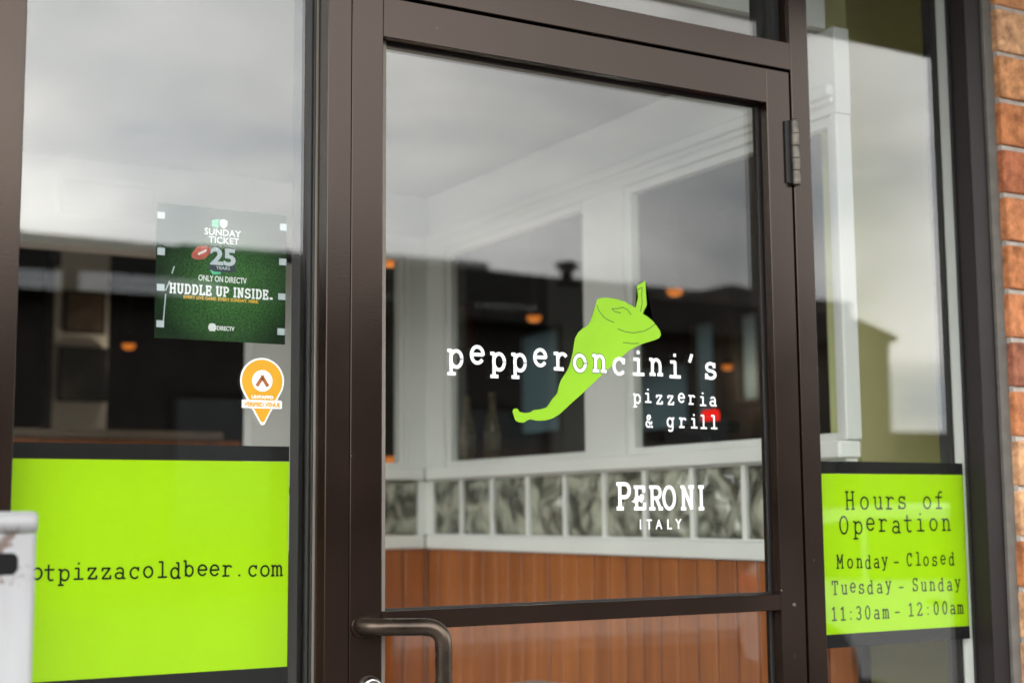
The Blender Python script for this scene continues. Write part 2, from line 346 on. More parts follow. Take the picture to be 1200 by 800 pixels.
def ribbon(bm, pts, w, y0, y1):
    """flat stroke of width w along a path in (x, z)"""
    P = [Vector((p[0], p[1])) for p in pts]
    Q = [P[0]]
    for p in P[1:]:
        if (p-Q[-1]).length > 1e-6: Q.append(p)
    if len(Q) < 2: return
    for i in range(1, len(Q)-1):
        if (Q[i]-Q[i-1]).normalized().dot((Q[i+1]-Q[i]).normalized()) < .35:
            ribbon(bm, Q[:i+1], w, y0, y1); ribbon(bm, Q[i:], w, y0-8e-6, y1); return
    L, Rr = [], []
    for i, p in enumerate(Q):
        d0 = (p-Q[i-1]).normalized() if i else (Q[1]-p).normalized()
        d1 = (Q[i+1]-p).normalized() if i < len(Q)-1 else d0
        t = d0+d1
        if t.length < 1e-4: t = d0
        t.normalize(); nrm = Vector((-t.y, t.x)); s = min(1/max(.35, nrm.dot(Vector((-d0.y, d0.x)))), 1.6)
        e = Vector((0, 0))
        if i == 0: e = -d0*w*.18
        if i == len(Q)-1: e = d1*w*.18
        L.append(p+e+nrm*w*.5*s); Rr.append(p+e-nrm*w*.5*s)
    vsl = [[bm.verts.new((q.x, y, q.y)) for q in S] for S in (L, Rr) for y in (y0, y1)]
    Lf, Lb, Rf, Rb = vsl
    for i in range(len(Q)-1):
        bm.faces.new((Lf[i], Lf[i+1], Rf[i+1], Rf[i])); bm.faces.new((Lb[i], Rb[i], Rb[i+1], Lb[i+1]))
        bm.faces.new((Lf[i], Lb[i], Lb[i+1], Lf[i+1])); bm.faces.new((Rf[i], Rf[i+1], Rb[i+1], Rb[i]))
    bm.faces.new((Lf[0], Rf[0], Rb[0], Lb[0])); bm.faces.new((Lf[-1], Lb[-1], Rb[-1], Rf[-1]))
def obj(name, bm, m, parent=None):
    bmesh.ops.recalc_face_normals(bm, faces=bm.faces)
    me = bpy.data.meshes.new(name); bm.to_mesh(me); bm.free()
    if m: me.materials.append(M[m] if isinstance(m, str) else m)
    o = bpy.data.objects.new(name, me); col.objects.link(o)
    if parent: o.parent = parent
    return o
def new(): return bmesh.new()
def part(name, m, parent, *boxes, bev=0.0, seg=1):
    bm = new()
    for b in boxes: box(bm, *b, bev=bev, seg=seg)
    return obj(name, bm, m, parent)
def parts(name, m, parent, *boxes, bev=0.0):
    for b in boxes: part(name, m, parent, b, bev=bev)
def tag(o, label, cat, group=None, kind=None):
    o['label'] = label; o['category'] = cat
    if group: o['group'] = group
    if kind: o['kind'] = kind
    return o
def thing(name, label, cat, loc=(0,0,0), group=None, rz=0):
    o = bpy.data.objects.new(name, None); col.objects.link(o); o.location = loc; o.rotation_euler = (0,0,rz); o.empty_display_size = .1
    return tag(o, label, cat, group)
def struct(name, m, *boxes, bm=None):
    b = bm or new()
    for q in boxes: box(b, *q)
    o = obj(name, b, m); o['kind'] = 'structure'; return o
def at_origin(parent, o):
    """keep world coordinates for a mesh built in world space under a moved Empty"""
    o.matrix_parent_inverse = Matrix.Translation(parent.location).inverted(); return o
def copy_tree(o, parent=None):
    c = o.copy(); col.objects.link(c)
    if parent: c.parent = parent
    for ch in list(o.children): copy_tree(ch, c)
    return c

# ------------------------------------------------------------------ typewriter lettering, drawn as strokes
def arc(cx, cy, rx, ry, a0, a1, n=18):
    n = max(4, int(abs(a1-a0)/18))
    return [(cx+rx*math.cos(R(a0+(a1-a0)*k/n)), cy+ry*math.sin(R(a0+(a1-a0)*k/n))) for k in range(n+1)]
def S(*p): return list(p)
G = {
 'a': [S((.27,.66),(.27,.04),(.45,.04)), arc(-.03,.66,.30,.29,0,150), arc(-.06,.28,.33,.25,0,360)],
 'b': [S((-.46,1.36),(-.28,1.36),(-.28,.03)), arc(.04,.48,.34,.46,0,360)],
 'c': [arc(.03,.48,.38,.46,48,318), S((.33,.96),(.33,.66))],
 'd': [S((.08,1.36),(.28,1.36),(.28,.04),(.46,.04)), arc(-.05,.48,.34,.46,0,360)],
 'e': [S((-.36,.50),(.38,.50)), arc(.02,.48,.38,.46,3,322)],
 'f': [S((-.04,.04),(-.04,1.02))+arc(.22,1.05,.26,.31,180,60), S((-.36,.93),(.34,.93)), S((-.34,.04),(.28,.04))],
 'g': [arc(-.06,.50,.33,.44,0,360), S((.46,.94),(.27,.94),(.27,-.10))+arc(-.01,-.12,.28,.27,0,-140)],
 'h': [S((-.46,1.36),(-.28,1.36),(-.28,.04)), arc(.01,.58,.28,.36,170,0)+S((.29,.04)), S((-.46,.04),(-.10,.04)), S((.12,.04),(.46,.04))],
 'i': [S((-.30,.94),(.02,.94),(.02,.04)), S((-.36,.04),(.40,.04)), S((-.05,1.36),(.07,1.36))],
 'l': [S((-.30,1.36),(.02,1.36),(.02,.04)), S((-.36,.04),(.40,.04))],
 'm': [S((-.54,.94),(-.40,.94),(-.40,.04)), arc(-.20,.66,.20,.28,170,0)+S((0,.04)), arc(.20,.66,.20,.28,170,0)+S((.40,.04)), S((-.54,.04),(-.27,.04)), S((-.08,.04),(.12,.04)), S((.30,.04),(.54,.04))],
 'n': [S((-.46,.94),(-.28,.94),(-.28,.04)), arc(.01,.58,.28,.36,170,0)+S((.29,.04)), S((-.46,.04),(-.10,.04)), S((.12,.04),(.46,.04))],
 'o': [arc(0,.48,.38,.46,0,360)],
 'p': [S((-.48,.94),(-.28,.94),(-.28,-.36)), S((-.48,-.36),(-.04,-.36)), arc(.05,.48,.35,.46,0,360)],
 'r': [S((-.42,.94),(-.18,.94),(-.18,.04)), S((-.42,.04),(.18,.04)), arc(.14,.56,.32,.38,165,40)],
 's': [arc(0,.71,.30,.23,25,260)+arc(.02,.25,.34,.23,85,-155), S((.29,.95),(.29,.70)), S((-.32,.28),(-.32,0))],
 't': [S((-.10,1.32),(-.10,.28))+arc(.14,.28,.24,.25,180,310), S((-.42,.92),(.34,.92))],
 'u': [S((-.46,.94),(-.28,.94),(-.28,.34))+arc(0,.34,.28,.32,180,350), S((.10,.94),(.29,.94),(.29,.04),(.46,.04))],
 'y': [S((-.33,.94),(.03,.06)), S((.35,.94),(-.12,-.36),(-.36,-.36)), S((-.47,.94),(-.16,.94)), S((.18,.94),(.48,.94))],
 'z': [S((-.33,.70),(-.33,.93),(.31,.93),(-.33,.05),(.36,.05),(.36,.30))],
 "'": [S((.12,1.40),(-.05,.96))],
 '.': [S((-.07,.08),(.07,.08))], ':': [S((-.07,.10),(.07,.10)), S((-.07,.78),(.07,.78))],
 '-': [S((-.36,.55),(.36,.55))],
 '&': [S((.44,.04),(.28,.04),(-.16,.78),(-.20,1.02),(-.08,1.20),(.12,1.18),(.17,1.0),(.0,.76),(-.30,.50),(-.36,.24),(-.22,.05),(.02,.04),(.22,.22),(.34,.56))],
 'H': [S((-.30,1.36),(-.30,.04)), S((.30,1.36),(.30,.04)), S((-.30,.72),(.30,.72))]+[S((x-.15,z),(x+.15,z)) for x in (-.30,.30) for z in (.04,1.36)],
 'O': [arc(0,.70,.40,.66,0,360)],
 'M': [S((-.37,.04),(-.37,1.36),(0,.50),(.37,1.36),(.37,.04)), S((-.54,.04),(-.22,.04)), S((.22,.04),(.54,.04)), S((-.52,1.36),(-.34,1.36)), S((.34,1.36),(.52,1.36))],
 'C': [arc(.03,.70,.40,.66,42,320), S((.36,1.36),(.36,.96))],
 'T': [S((-.42,1.02),(-.42,1.36),(.42,1.36),(.42,1.02)), S((0,1.36),(0,.04)), S((-.22,.04),(.22,.04))],
 'S': [arc(0,1.02,.32,.33,30,262)+arc(.02,.37,.36,.33,85,-155), S((.32,1.36),(.32,1.05)), S((-.34,.36),(-.34,.02))],
 'U': [S((-.30,1.36),(-.30,.42))+arc(0,.42,.30,.38,180,360)+S((.30,1.36)), S((-.47,1.36),(-.13,1.36)), S((.13,1.36),(.47,1.36))],
 'D': [S((-.28,.05),(-.28,1.35)), S((-.45,1.35),(0,1.35))+arc(0,.70,.38,.65,90,-90)+S((-.45,.05))],
 'L': [S((-.22,1.36),(-.22,.05)), S((-.40,1.36),(-.02,1.36)), S((-.40,.05),(.36,.05),(.36,.40))],
 'E': [S((-.25,1.36),(-.25,.05)), S((-.42,1.35),(.33,1.35),(.33,1.05)), S((-.42,.05),(.37,.05),(.37,.38)), S((-.25,.72),(.16,.72)), S((.16,.88),(.16,.56))],
 'P': [S((-.25,1.36),(-.25,.05)), S((-.42,1.35),(.08,1.35))+arc(.08,1.0,.28,.35,90,-90)+S((-.25,.65)), S((-.43,.05),(-.05,.05))],
 'R': [S((-.26,1.36),(-.26,.05)), S((-.42,1.35),(.06,1.35))+arc(.06,1.02,.26,.33,90,-90)+S((-.26,.69)), S((.02,.69),(.32,.05)), S((-.43,.05),(-.08,.05)), S((.22,.05),(.46,.05))],
 'I': [S((0,1.36),(0,.05)), S((-.20,1.36),(.20,1.36)), S((-.20,.05),(.20,.05))],
 'N': [S((-.30,.05),(-.30,1.36),(.30,.05),(.30,1.36)), S((-.46,.05),(-.14,.05)), S((-.46,1.36),(-.28,1.36)), S((.14,1.36),(.46,1.36))],
 '0': [arc(0,.70,.34,.66,0,360)],
 '1': [S((-.30,1.12),(.02,1.36),(.02,.04)), S((-.34,.04),(.38,.04))],
 '2': [arc(0,1.0,.34,.36,165,-25)+S((-.36,.05),(.38,.05),(.38,.25))],
 '3': [arc(0,1.03,.31,.33,150,-90), arc(0,.37,.36,.33,90,-150)],
}
def letters(bm, rows, xh, wd, y, thick=.0004, sx=1.0):
    """rows: (character, x of its middle, z of its baseline); each stroke a few hundredths of a mm prouder than the last"""
    k = 0
    for ch, x, z in rows:
        for st in G[ch]:
            k += 1
            ribbon(bm, [(x+p[0]*xh*sx, z+p[1]*xh) for p in st], wd*xh, y-thick-(k % 9)*1.6e-5, y)
ADV = {'I': .62, ' ': .55, 'L': .95, 'E': .98, 'P': .98}
def line_of(bm, text, x0, x1, z0, z1, wd, y, thick=.0003):
    """set a line of slab capitals, proportionally spaced, into a measured box"""
    xh = (z1-z0)/1.4; tot = sum(ADV.get(c, 1.10) for c in text); u = (x1-x0)/tot; x = x0; rows = []
    for c in text:
        a = ADV.get(c, 1.10)*u
        if c != ' ': rows.append((c, x+a/2, z0))
        x += a
    letters(bm, rows, xh, wd, y, thick, sx=u/xh*.92)
def sans(bm, text, x0, x1, z0, z1, y, thick=.0003, bold=0.0):
    """plain sans-serif lettering fitted to a measured box"""
    cu = bpy.data.curves.new('t', 'FONT'); cu.body = text; cu.size = 1; cu.extrude = 0; cu.offset = bold; cu.resolution_u = 3
    ob = bpy.data.objects.new('t', cu); col.objects.link(ob)
    dg = bpy.context.evaluated_depsgraph_get(); me = bpy.data.meshes.new_from_object(ob.evaluated_get(dg))
    xs = [v.co.x for v in me.vertices]; ys = [v.co.y for v in me.vertices]
    ax, bx, ay, by = min(xs), max(xs), min(ys), max(ys)
    vm_ = [bm.verts.new((x0+(v.co.x-ax)/(bx-ax)*(x1-x0), y-thick, z0+(v.co.y-ay)/max(1e-6, by-ay)*(z1-z0))) for v in me.vertices]
    fs = []
    for p in me.polygons:
        try: fs.append(bm.faces.new([vm_[i] for i in p.vertices]))
        except ValueError: pass
    r = bmesh.ops.extrude_face_region(bm, geom=fs)
    for v in [g for g in r['geom'] if isinstance(g, bmesh.types.BMVert)]: v.co.y = y
    bpy.data.objects.remove(ob); bpy.data.curves.remove(cu); bpy.data.meshes.remove(me)

# ------------------------------------------------------------------ measured positions on the glass, in metres (x, z)
NAME = [('p', 1.1113, 1.539), ('e', 1.1517, 1.5476), ('p', 1.1922, 1.5378), ('p', 1.2329, 1.5382), ('e', 1.2739, 1.5487), ('r', 1.3149, 1.5439), ('o', 1.3545, 1.5429), ('n', 1.3954, 1.5438), ('c', 1.4357, 1.5409), ('i', 1.4773, 1.5417), ('n', 1.5163, 1.5429), ('i', 1.5574, 1.5404), ("'", 1.5924, 1.5418), ('s', 1.6378, 1.5413)]
NAME_H = 0.0294
TAG1 = [('p', 1.474, 1.4912), ('i', 1.4978, 1.4937), ('z', 1.5223, 1.4913), ('z', 1.5471, 1.4911), ('e', 1.5711, 1.496), ('r', 1.5945, 1.4931), ('i', 1.6194, 1.4915), ('a', 1.6427, 1.4917)]
TAG2 = [('&', 1.4985, 1.4497), ('g', 1.5455, 1.4507), ('r', 1.5727, 1.4509), ('i', 1.5979, 1.4506), ('l', 1.6193, 1.4501), ('l', 1.6432, 1.4502)]
TAG_H = 0.0165
HRS1 = [('H', 1.9952, 1.3024), ('o', 2.033, 1.3027), ('u', 2.069, 1.3025), ('r', 2.101, 1.3024), ('s', 2.1334, 1.3033), ('o', 2.203, 1.3029), ('f', 2.2365, 1.3028)]
HRS2 = [('O', 1.9772, 1.255), ('p', 2.0139, 1.255), ('e', 2.0463, 1.2616), ('r', 2.0801, 1.259), ('a', 2.1157, 1.2552), ('t', 2.1483, 1.257), ('i', 2.182, 1.2582), ('o', 2.2183, 1.2589), ('n', 2.2543, 1.2584)]
HRS3 = [('M', 1.9643, 1.19), ('o', 1.99, 1.1899), ('n', 2.0144, 1.1898), ('d', 2.0368, 1.1876), ('a', 2.0596, 1.1886), ('y', 2.081, 1.1908), ('-', 2.1122, 1.1878), ('C', 2.1476, 1.1897), ('l', 2.1721, 1.1907), ('o', 2.1934, 1.1897), ('s', 2.2174, 1.1891), ('e', 2.2409, 1.1913), ('d', 2.2651, 1.1885)]
HRS4 = [('T', 1.9493, 1.1404), ('u', 1.9727, 1.1406), ('e', 1.9949, 1.1436), ('s', 2.0171, 1.1407), ('d', 2.0402, 1.1389), ('a', 2.0652, 1.1396), ('y', 2.0882, 1.1437), ('-', 2.123, 1.1387), ('S', 2.1608, 1.1402), ('u', 2.1845, 1.1394), ('n', 2.2083, 1.1397), ('d', 2.2322, 1.1379), ('a', 2.2565, 1.1382), ('y', 2.2796, 1.1419)]
HRS5 = [('1', 1.945, 1.0918), ('1', 1.9675, 1.0914), (':', 1.9875, 1.0916), ('3', 2.0075, 1.0907), ('0', 2.0313, 1.0908), ('a', 2.0553, 1.0903), ('m', 2.0788, 1.0904), ('-', 2.11, 1.0907), ('1', 2.1468, 1.0918), ('2', 2.1703, 1.0919), (':', 2.1932, 1.0921), ('0', 2.2163, 1.0917), ('0', 2.2404, 1.0918), ('a', 2.2631, 1.0914), ('m', 2.2843, 1.0911)]
HRS_H1 = 0.0246
HRS_H2 = 0.0185
WEB = [('h', 0.4388, 1.2134), ('o', 0.458, 1.2128), ('t', 0.4753, 1.2105), ('p', 0.4954, 1.2099), ('i', 0.5155, 1.2111), ('z', 0.5351, 1.211), ('z', 0.5552, 1.2104), ('a', 0.5751, 1.2103), ('c', 0.5961, 1.2102), ('o', 0.6164, 1.211), ('l', 0.6374, 1.2104), ('d', 0.6571, 1.2084), ('b', 0.6774, 1.2111), ('e', 0.698, 1.2115), ('e', 0.7168, 1.211), ('r', 0.7368, 1.2095), ('.', 0.7559, 1.2089), ('c', 0.7772, 1.2083), ('o', 0.7967, 1.2078), ('m', 0.8163, 1.2077)]
WEB_H = 0.0167
PEPPER = [(1.3932, 1.6714), (1.4022, 1.6743), (1.4112, 1.6753), (1.4293, 1.675), (1.4474, 1.6716), (1.4634, 1.6662), (1.4739, 1.6611), (1.4768, 1.6702), (1.4803, 1.6811), (1.4791, 1.6903), (1.477, 1.6994), (1.485, 1.7058), (1.4972, 1.7117), (1.4984, 1.7025), (1.4973, 1.6927), (1.5012, 1.6803), (1.5, 1.6698), (1.4942, 1.6605), (1.4894, 1.6518), (1.5, 1.647), (1.5115, 1.6396), (1.5206, 1.6305), (1.527, 1.6224), (1.5287, 1.6155), (1.5239, 1.6095), (1.513, 1.6051), (1.4966, 1.6004), (1.4826, 1.5958), (1.4686, 1.5894), (1.4547, 1.5811), (1.4408, 1.5706), (1.427, 1.559), (1.4088, 1.5451), (1.3907, 1.5305), (1.3727, 1.5157), (1.3549, 1.5014), (1.3373, 1.4879), (1.3241, 1.4769), (1.3111, 1.467), (1.2982, 1.4601), (1.2832, 1.4561), (1.2663, 1.4553), (1.2537, 1.4575), (1.2474, 1.4552), (1.2415, 1.4514), (1.2315, 1.4519), (1.2249, 1.4546), (1.2217, 1.4617), (1.2193, 1.4706), (1.2226, 1.4746), (1.2289, 1.4745), (1.233, 1.4692), (1.2434, 1.4677), (1.2538, 1.469), (1.2602, 1.4732), (1.2729, 1.4746), (1.2856, 1.4779), (1.2921, 1.4847), (1.2977, 1.4929), (1.3051, 1.5004), (1.3095, 1.5042), (1.3109, 1.5153), (1.3162, 1.5265), (1.325, 1.5379), (1.3317, 1.5474), (1.3362, 1.5605), (1.3408, 1.5755), (1.3432, 1.5886), (1.3455, 1.5999), (1.3523, 1.6103), (1.3612, 1.6176), (1.371, 1.6226), (1.3769, 1.6297), (1.3815, 1.6394), (1.3861, 1.651), (1.3894, 1.6614)]
PEPPER_LINES = [[(1.3921, 1.6608), (1.3964, 1.6505), (1.4069, 1.6398), (1.4172, 1.6351), (1.4276, 1.6323)], [(1.435, 1.6214), (1.4509, 1.617), (1.4692, 1.6161), (1.4924, 1.6208), (1.5065, 1.6278), (1.516, 1.6349)], [(1.4459, 1.5977), (1.4642, 1.5968), (1.4803, 1.598)], [(1.4424, 1.65), (1.4288, 1.6518), (1.4235, 1.6564), (1.4344, 1.6571), (1.4472, 1.6606), (1.4572, 1.6566), (1.4639, 1.6479)], [(1.4792, 1.6942), (1.4895, 1.6995), (1.4878, 1.6863), (1.4889, 1.6709), (1.4848, 1.6553)]]
BEER = {'P': (1.4248, 1.4571, 1.3055, 1.351), 'E': (1.4617, 1.489, 1.3053, 1.3455), 'R': (1.494, 1.5277, 1.3051, 1.3456), 'O': (1.5244, 1.5547, 1.305, 1.3457), 'N': (1.5631, 1.5964, 1.3048, 1.3458), 'I': (1.603, 1.6185, 1.3046, 1.3458), 'lion': (1.457, 1.4856, 1.316, 1.3288), 'i': (1.4738, 1.4792, 1.2708, 1.288), 't': (1.4888, 1.5011, 1.2706, 1.2878), 'a': (1.5089, 1.5233, 1.2704, 1.2876), 'l': (1.5344, 1.5442, 1.2701, 1.2874), 'y': (1.5518, 1.5658, 1.2705, 1.2879)}
POSTER = {'sheet': (0.6183, 0.8259, 1.5653, 1.7707), 'SUNDAY': (0.6928, 0.7513, 1.727, 1.7402), 'TICKET': (0.6995, 0.7485, 1.7146, 1.7281), '25': (0.7023, 0.7431, 1.6824, 1.7095), 'YEARS': (0.712, 0.7341, 1.676, 1.681), 'banner': (0.6996, 0.7449, 1.6751, 1.6826), 'tail': (0.7027, 0.7211, 1.6687, 1.6743), 'ball': (0.6743, 0.7022, 1.6849, 1.7109), 'ONLY ON DIRECTV': (0.6847, 0.7614, 1.6565, 1.6658), 'HUDDLE UP INSIDE.': (0.6393, 0.8057, 1.6323, 1.6511), 'EVERY LIVE GAME. EVERY SUNDAY. HERE.': (0.662, 0.7813, 1.6259, 1.6346), 'fine': (0.6976, 0.7457, 1.6239, 1.6262), 'globe': (0.7018, 0.7136, 1.5795, 1.5916), 'DIRECTV': (0.7154, 0.7427, 1.5818, 1.5885), 'shield': (0.7171, 0.7288, 1.7403, 1.755), 's0': (0.6184, 0.6298, 1.7464, 1.7564), 's1': (0.6195, 0.6309, 1.6906, 1.7018), 's2': (0.6199, 0.6315, 1.6363, 1.6465), 's3': (0.6204, 0.6318, 1.5811, 1.5913), 'r0': (0.8144, 0.8253, 1.7457, 1.7568), 'r1': (0.8135, 0.8253, 1.6904, 1.7008), 'r2': (0.8126, 0.8244, 1.6353, 1.6454), 'r3': (0.812, 0.8241, 1.5798, 1.5901)}
POSTER_LINE = [[(0.6466, 1.6752), (0.6434, 1.6646)], [(0.6399, 1.6524), (0.6342, 1.6377)], [(0.6343, 1.6321), (0.6317, 1.5922)]]
PIN = {'disc': (0.7494, 0.8204, 1.472, 1.5396), 'tip': (0.784, 0.7859, 1.4373, 1.476), 'banner': (0.7524, 0.8169, 1.4633, 1.4759), 'hole': (0.7688, 0.8019, 1.4879, 1.5199), 'bottles': (0.7741, 0.7962, 1.4945, 1.5137), 'UNTAPPD': (0.7676, 0.803, 1.4781, 1.4832), 'VERIFIED VENUE': (0.7558, 0.8146, 1.4655, 1.4727)}
SIGNS = {'web': (0.4181, 0.8327, 1.3798, 1.41), 'webg': (0.4232, 0.8346, 1.0686, 1.3835), 'hband': (1.9231, 2.3178, 1.3722, 1.396), 'hgreen': (1.9247, 2.3168, 1.0663, 1.3723), 'hbot': (1.9221, 2.3159, 1.0412, 1.0659), 'webt': (0.6078, 0.6205, 1.3816, 1.4062), 'webm': (0.8215, 0.8327, 1.382, 1.4059), 'hoursL': (1.9231, 1.9274, 1.371, 1.394), 'hoursLb': (1.9234, 1.9255, 1.0316, 1.0554)}

# ================================================================== the ground
struct('asphalt_lot', 'asphalt', (-400, 400, -600, -1.85, -.20, -.15))
struct('sidewalk', 'concrete', (-30, 30, -1.70, 0, -.20, 0))
struct('kerb', 'concrete', (-30, 30, -1.85, -1.702, -.20, -.004))
struct('pavement_strip', 'concrete', (6.3, 24, -13.3, -11.0, -.20, -.02))
struct('ground', 'asphalt', (-400, 400, 12.5, 500, -.3, -.16), (-400, -3.3, .004, 12.5, -.3, -.16), (7.0, 400, .004, 12.5, -.3, -.16))
bm = new()
for k in range(7):
    x = -12.0 + k*2.9
    if -1.5 < x < 2.5 or x > 3: continue
    box(bm, x, x+.1, -7.0, -1.95, -.147, -.143)
struct('parking_line', 'poster_white', bm=bm)

# ================================================================== the shop building
shop = thing('shop_building', 'low shop building of brown soffit and dark rear rooms behind the glass storefront', 'building')
ZR = 3.40
part('floor', 'darkfloor', shop, (-.8, 6.5, .003, 11, -.15, 0))
part('side_wall', 'stucco', shop, (-1.0, -.8, 2.62, 11, -.15, ZR), (-1.0, -.8, .0045, 2.615, 2.86, ZR), (-1.0, -.8, .0045, 2.615, -.15, .28))  # first wall left open for the added side glazing
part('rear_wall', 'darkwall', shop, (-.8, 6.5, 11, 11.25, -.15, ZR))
# the dining-room side wall, with openings for its windows
WIN = [(8.30, 9.05, 1.97, 2.90), (6.50, 7.22, 1.90, 2.43), (6.18, 6.495, 1.85, 2.70), (5.70, 5.96, 2.05, 2.70)]
bm = new(); ys = [.003]
for (a, b, c, d) in sorted(WIN): ys += [a, b]
ys.append(11)
for k in range(len(ys)-1):
    a, b = ys[k], ys[k+1]
    w = [q for q in WIN if abs(q[0]-a) < 1e-6]
    if w and abs(w[0][1]-b) < 1e-6:
        box(bm, 6.5, 6.75, a, b, -.15, w[0][2]); box(bm, 6.5, 6.75, a, b, w[0][3], ZR)
    elif b > a: box(bm, 6.5, 6.75, a, b, -.15, ZR)
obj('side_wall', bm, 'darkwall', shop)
part('roof', 'roofdark', shop, (-1.0, 6.75, .003, 11.25, ZR, ZR+.25))
part('soffit', 'soffit', shop, (-1.0, 7.5, -1.20, .0, 2.85, 2.89))
part('fascia', 'facade', shop, (-1.0, 7.5, -1.24, -1.202, 2.82, 3.95))
part('parapet', 'facade', shop, (-1.0, 7.5, -1.20, .0, 3.60, 3.90))
part('front_wall', 'stucco', shop, (-.80, 2.38, .004, .14, 2.80, 2.848), (-1.0, 7.5, .004, .14, 2.892, ZR))
parts('knee_wall', 'stucco', shop, (-.80, .868, .0, .14, 0, .28), (1.874, 2.38, .0, .14, 0, .28))
# the entry: white ceiling grid and header over the opening to the dining room
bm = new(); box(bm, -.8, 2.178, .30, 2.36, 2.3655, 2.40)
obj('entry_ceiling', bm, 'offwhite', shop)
part('ceiling_edge', 'white', shop, (-.8, 2.178, .28, .2995, 2.365, ZR))
part('header_beam', 'white', shop, (-.8, 1.56, 2.25, 2.36, 2.10, 2.365))
part('stub_wall', 'olive', shop, (2.402, 4.6, .45, .55, 0, ZR))
part('olive_front_wall', 'olive', shop, (2.42, 4.6, .145, .16, 0, ZR))
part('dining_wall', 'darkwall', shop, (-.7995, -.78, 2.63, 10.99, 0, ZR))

plq = part('wall_plaque', 'plaque', None, (.97, 1.24, 2.232, 2.248, 2.205, 2.292), bev=.004)
part('frame', 'white', plq, (.955, .968, 2.235, 2.249, 2.19, 2.307), (1.242, 1.255, 2.235, 2.249, 2.19, 2.307), (.968, 1.242, 2.235, 2.249, 2.294, 2.307), (.968, 1.242, 2.235, 2.249, 2.19, 2.203))
tag(plq, 'small pale grey plaque on the white beam inside the left window', 'plaque')

# ================================================================== brick pier at the right
bw = thing('brick_wall', 'orange brick wall with grey mortar beside the opening hours window', 'wall', (2.38, 0, 0))
bm = new(); rb = random.Random(3); c = .1016
for r in range(29):
    z = r*c - .02 + .047
    if z+.092 > 2.846: break
    x = 2.380; first = True
    while x < 7.4:
        L = .295
        if first and r % 2: L = .143
        first = False
        d = rb.uniform(-.0025, .0025)
        box(bm, x+(rb.uniform(0, .003)), min(x+L, 7.4), -.024+d, .10, z, z+.0915, bev=.0045, seg=2)
        x += L+.0095
for v in bm.verts: v.co.x -= 2.38
obj('brick', bm, 'brick', bw)['kind'] = 'stuff'
bm = new(); box(bm, .004, 5.02, -.0165, .099, 0, 2.847); obj('mortar_joint', bm, 'mortar', bw)

# ================================================================== storefront framing and glass
sf = thing('storefront_frame', 'dark bronze aluminium storefront framing with fixed glass around the door', 'window frame')
part('door_jamb', 'bronze', sf, (.870, .9105, 0, .055, 0, 2.80), bev=.0012)
part('door_jamb', 'bronze', sf, (1.8275, 1.872, 0, .055, 0, 2.80), bev=.0012)
parts('jamb_back', 'bronze_dark', sf, (.871, .9095, .0555, .150, 0, 2.80), (1.8285, 1.871, .0555, .12, 0, 2.80))
part('mullion', 'bronze', sf, (.364, .408, 0, .115, .28, 2.80), bev=.0012)
part('mullion', 'bronze_matt', sf, (2.310, 2.356, 0, .052, .28, 2.80), bev=.0012)
part('mullion', 'bronze', sf, (-.80, -.756, 0, .115, .28, 2.80), bev=.0012)
part('transom_bar', 'bronze', sf, (.911, 1.827, .0004, .10, 2.1415, 2.195), bev=.001)
parts('head_bar', 'bronze', sf, (.911, 1.827, .0004, .10, 2.752, 2.80), (.4085, .8695, .0004, .10, 2.752, 2.80), (1.8725, 2.3095, .0004, .10, 2.752, 2.80), (-.7555, .3635, .0004, .10, 2.752, 2.80))
parts('sill', 'bronze', sf, (.4085, .8695, -.004, .10, .28, .33), (1.8725, 2.3095, -.004, .10, .28, .33), (-.7555, .3635, -.004, .10, .28, .33))
parts('glazing_bead', 'bronze_dark', sf, (.866, .8698, .043, .0495, .33, 2.752), (.8655, .8698, .0565, .066, .33, 2.752), (.862, .8698, .09, .10, .33, 2.752), (.4083, .413, .043, .0495, .33, 2.752),
     (1.8723, 1.877, .043, .0495, .33, 2.752), (2.305, 2.3097, .043, .0495, .33, 2.752), (.9113, 1.8267, .032, .0495, 2.1955, 2.206), (1.812, 1.8267, .030, .0495, 2.206, 2.752), (.9113, .925, .030, .0495, 2.206, 2.752))
part('glass_gasket', 'gasket', sf, (.8672, .8698, .0385, .0428, .33, 2.752))
def pane(name, x0, x1, z0, z1, y=.050, t=.006):
    return part(name, 'pane', sf, (x0, x1, y, y+t, z0, z1))
pane('window_pane', .405, .873, .325, 2.757); pane('window_pane', 1.869, 2.313, .325, 2.757)
pane('transom_pane', .908, 1.830, 2.19, 2.757); pane('window_pane', -.759, .367, .325, 2.757)
part('sealant_joint', 'caulk', sf, (2.3565, 2.3835, -.006, .09, 0, 2.846))
part('inner_reveal', 'white', sf, (2.3130, 2.40, .057, .083, .33, 2.752))
part('inner_trim', 'bronze_dark', sf, (2.304, 2.3125, .0835, .115, .33, 2.752))
parts('added_side_frame', 'bronze', sf, (-.95, -.85, .005, .06, .281, 2.855), (-.95, -.85, 1.28, 1.33, .281, 2.855), (-.95, -.85, 2.56, 2.612, .281, 2.855), bev=.001)  # unseen side glazing, added to bring daylight onto the partition
parts('added_side_pane', 'pane', sf, (-.905, -.899, .055, 1.285, .28, 2.86), (-.905, -.899, 1.325, 2.565, .28, 2.86))
part('threshold', 'steel', sf, (.911, 1.827, -.03, .10, 0, .010))

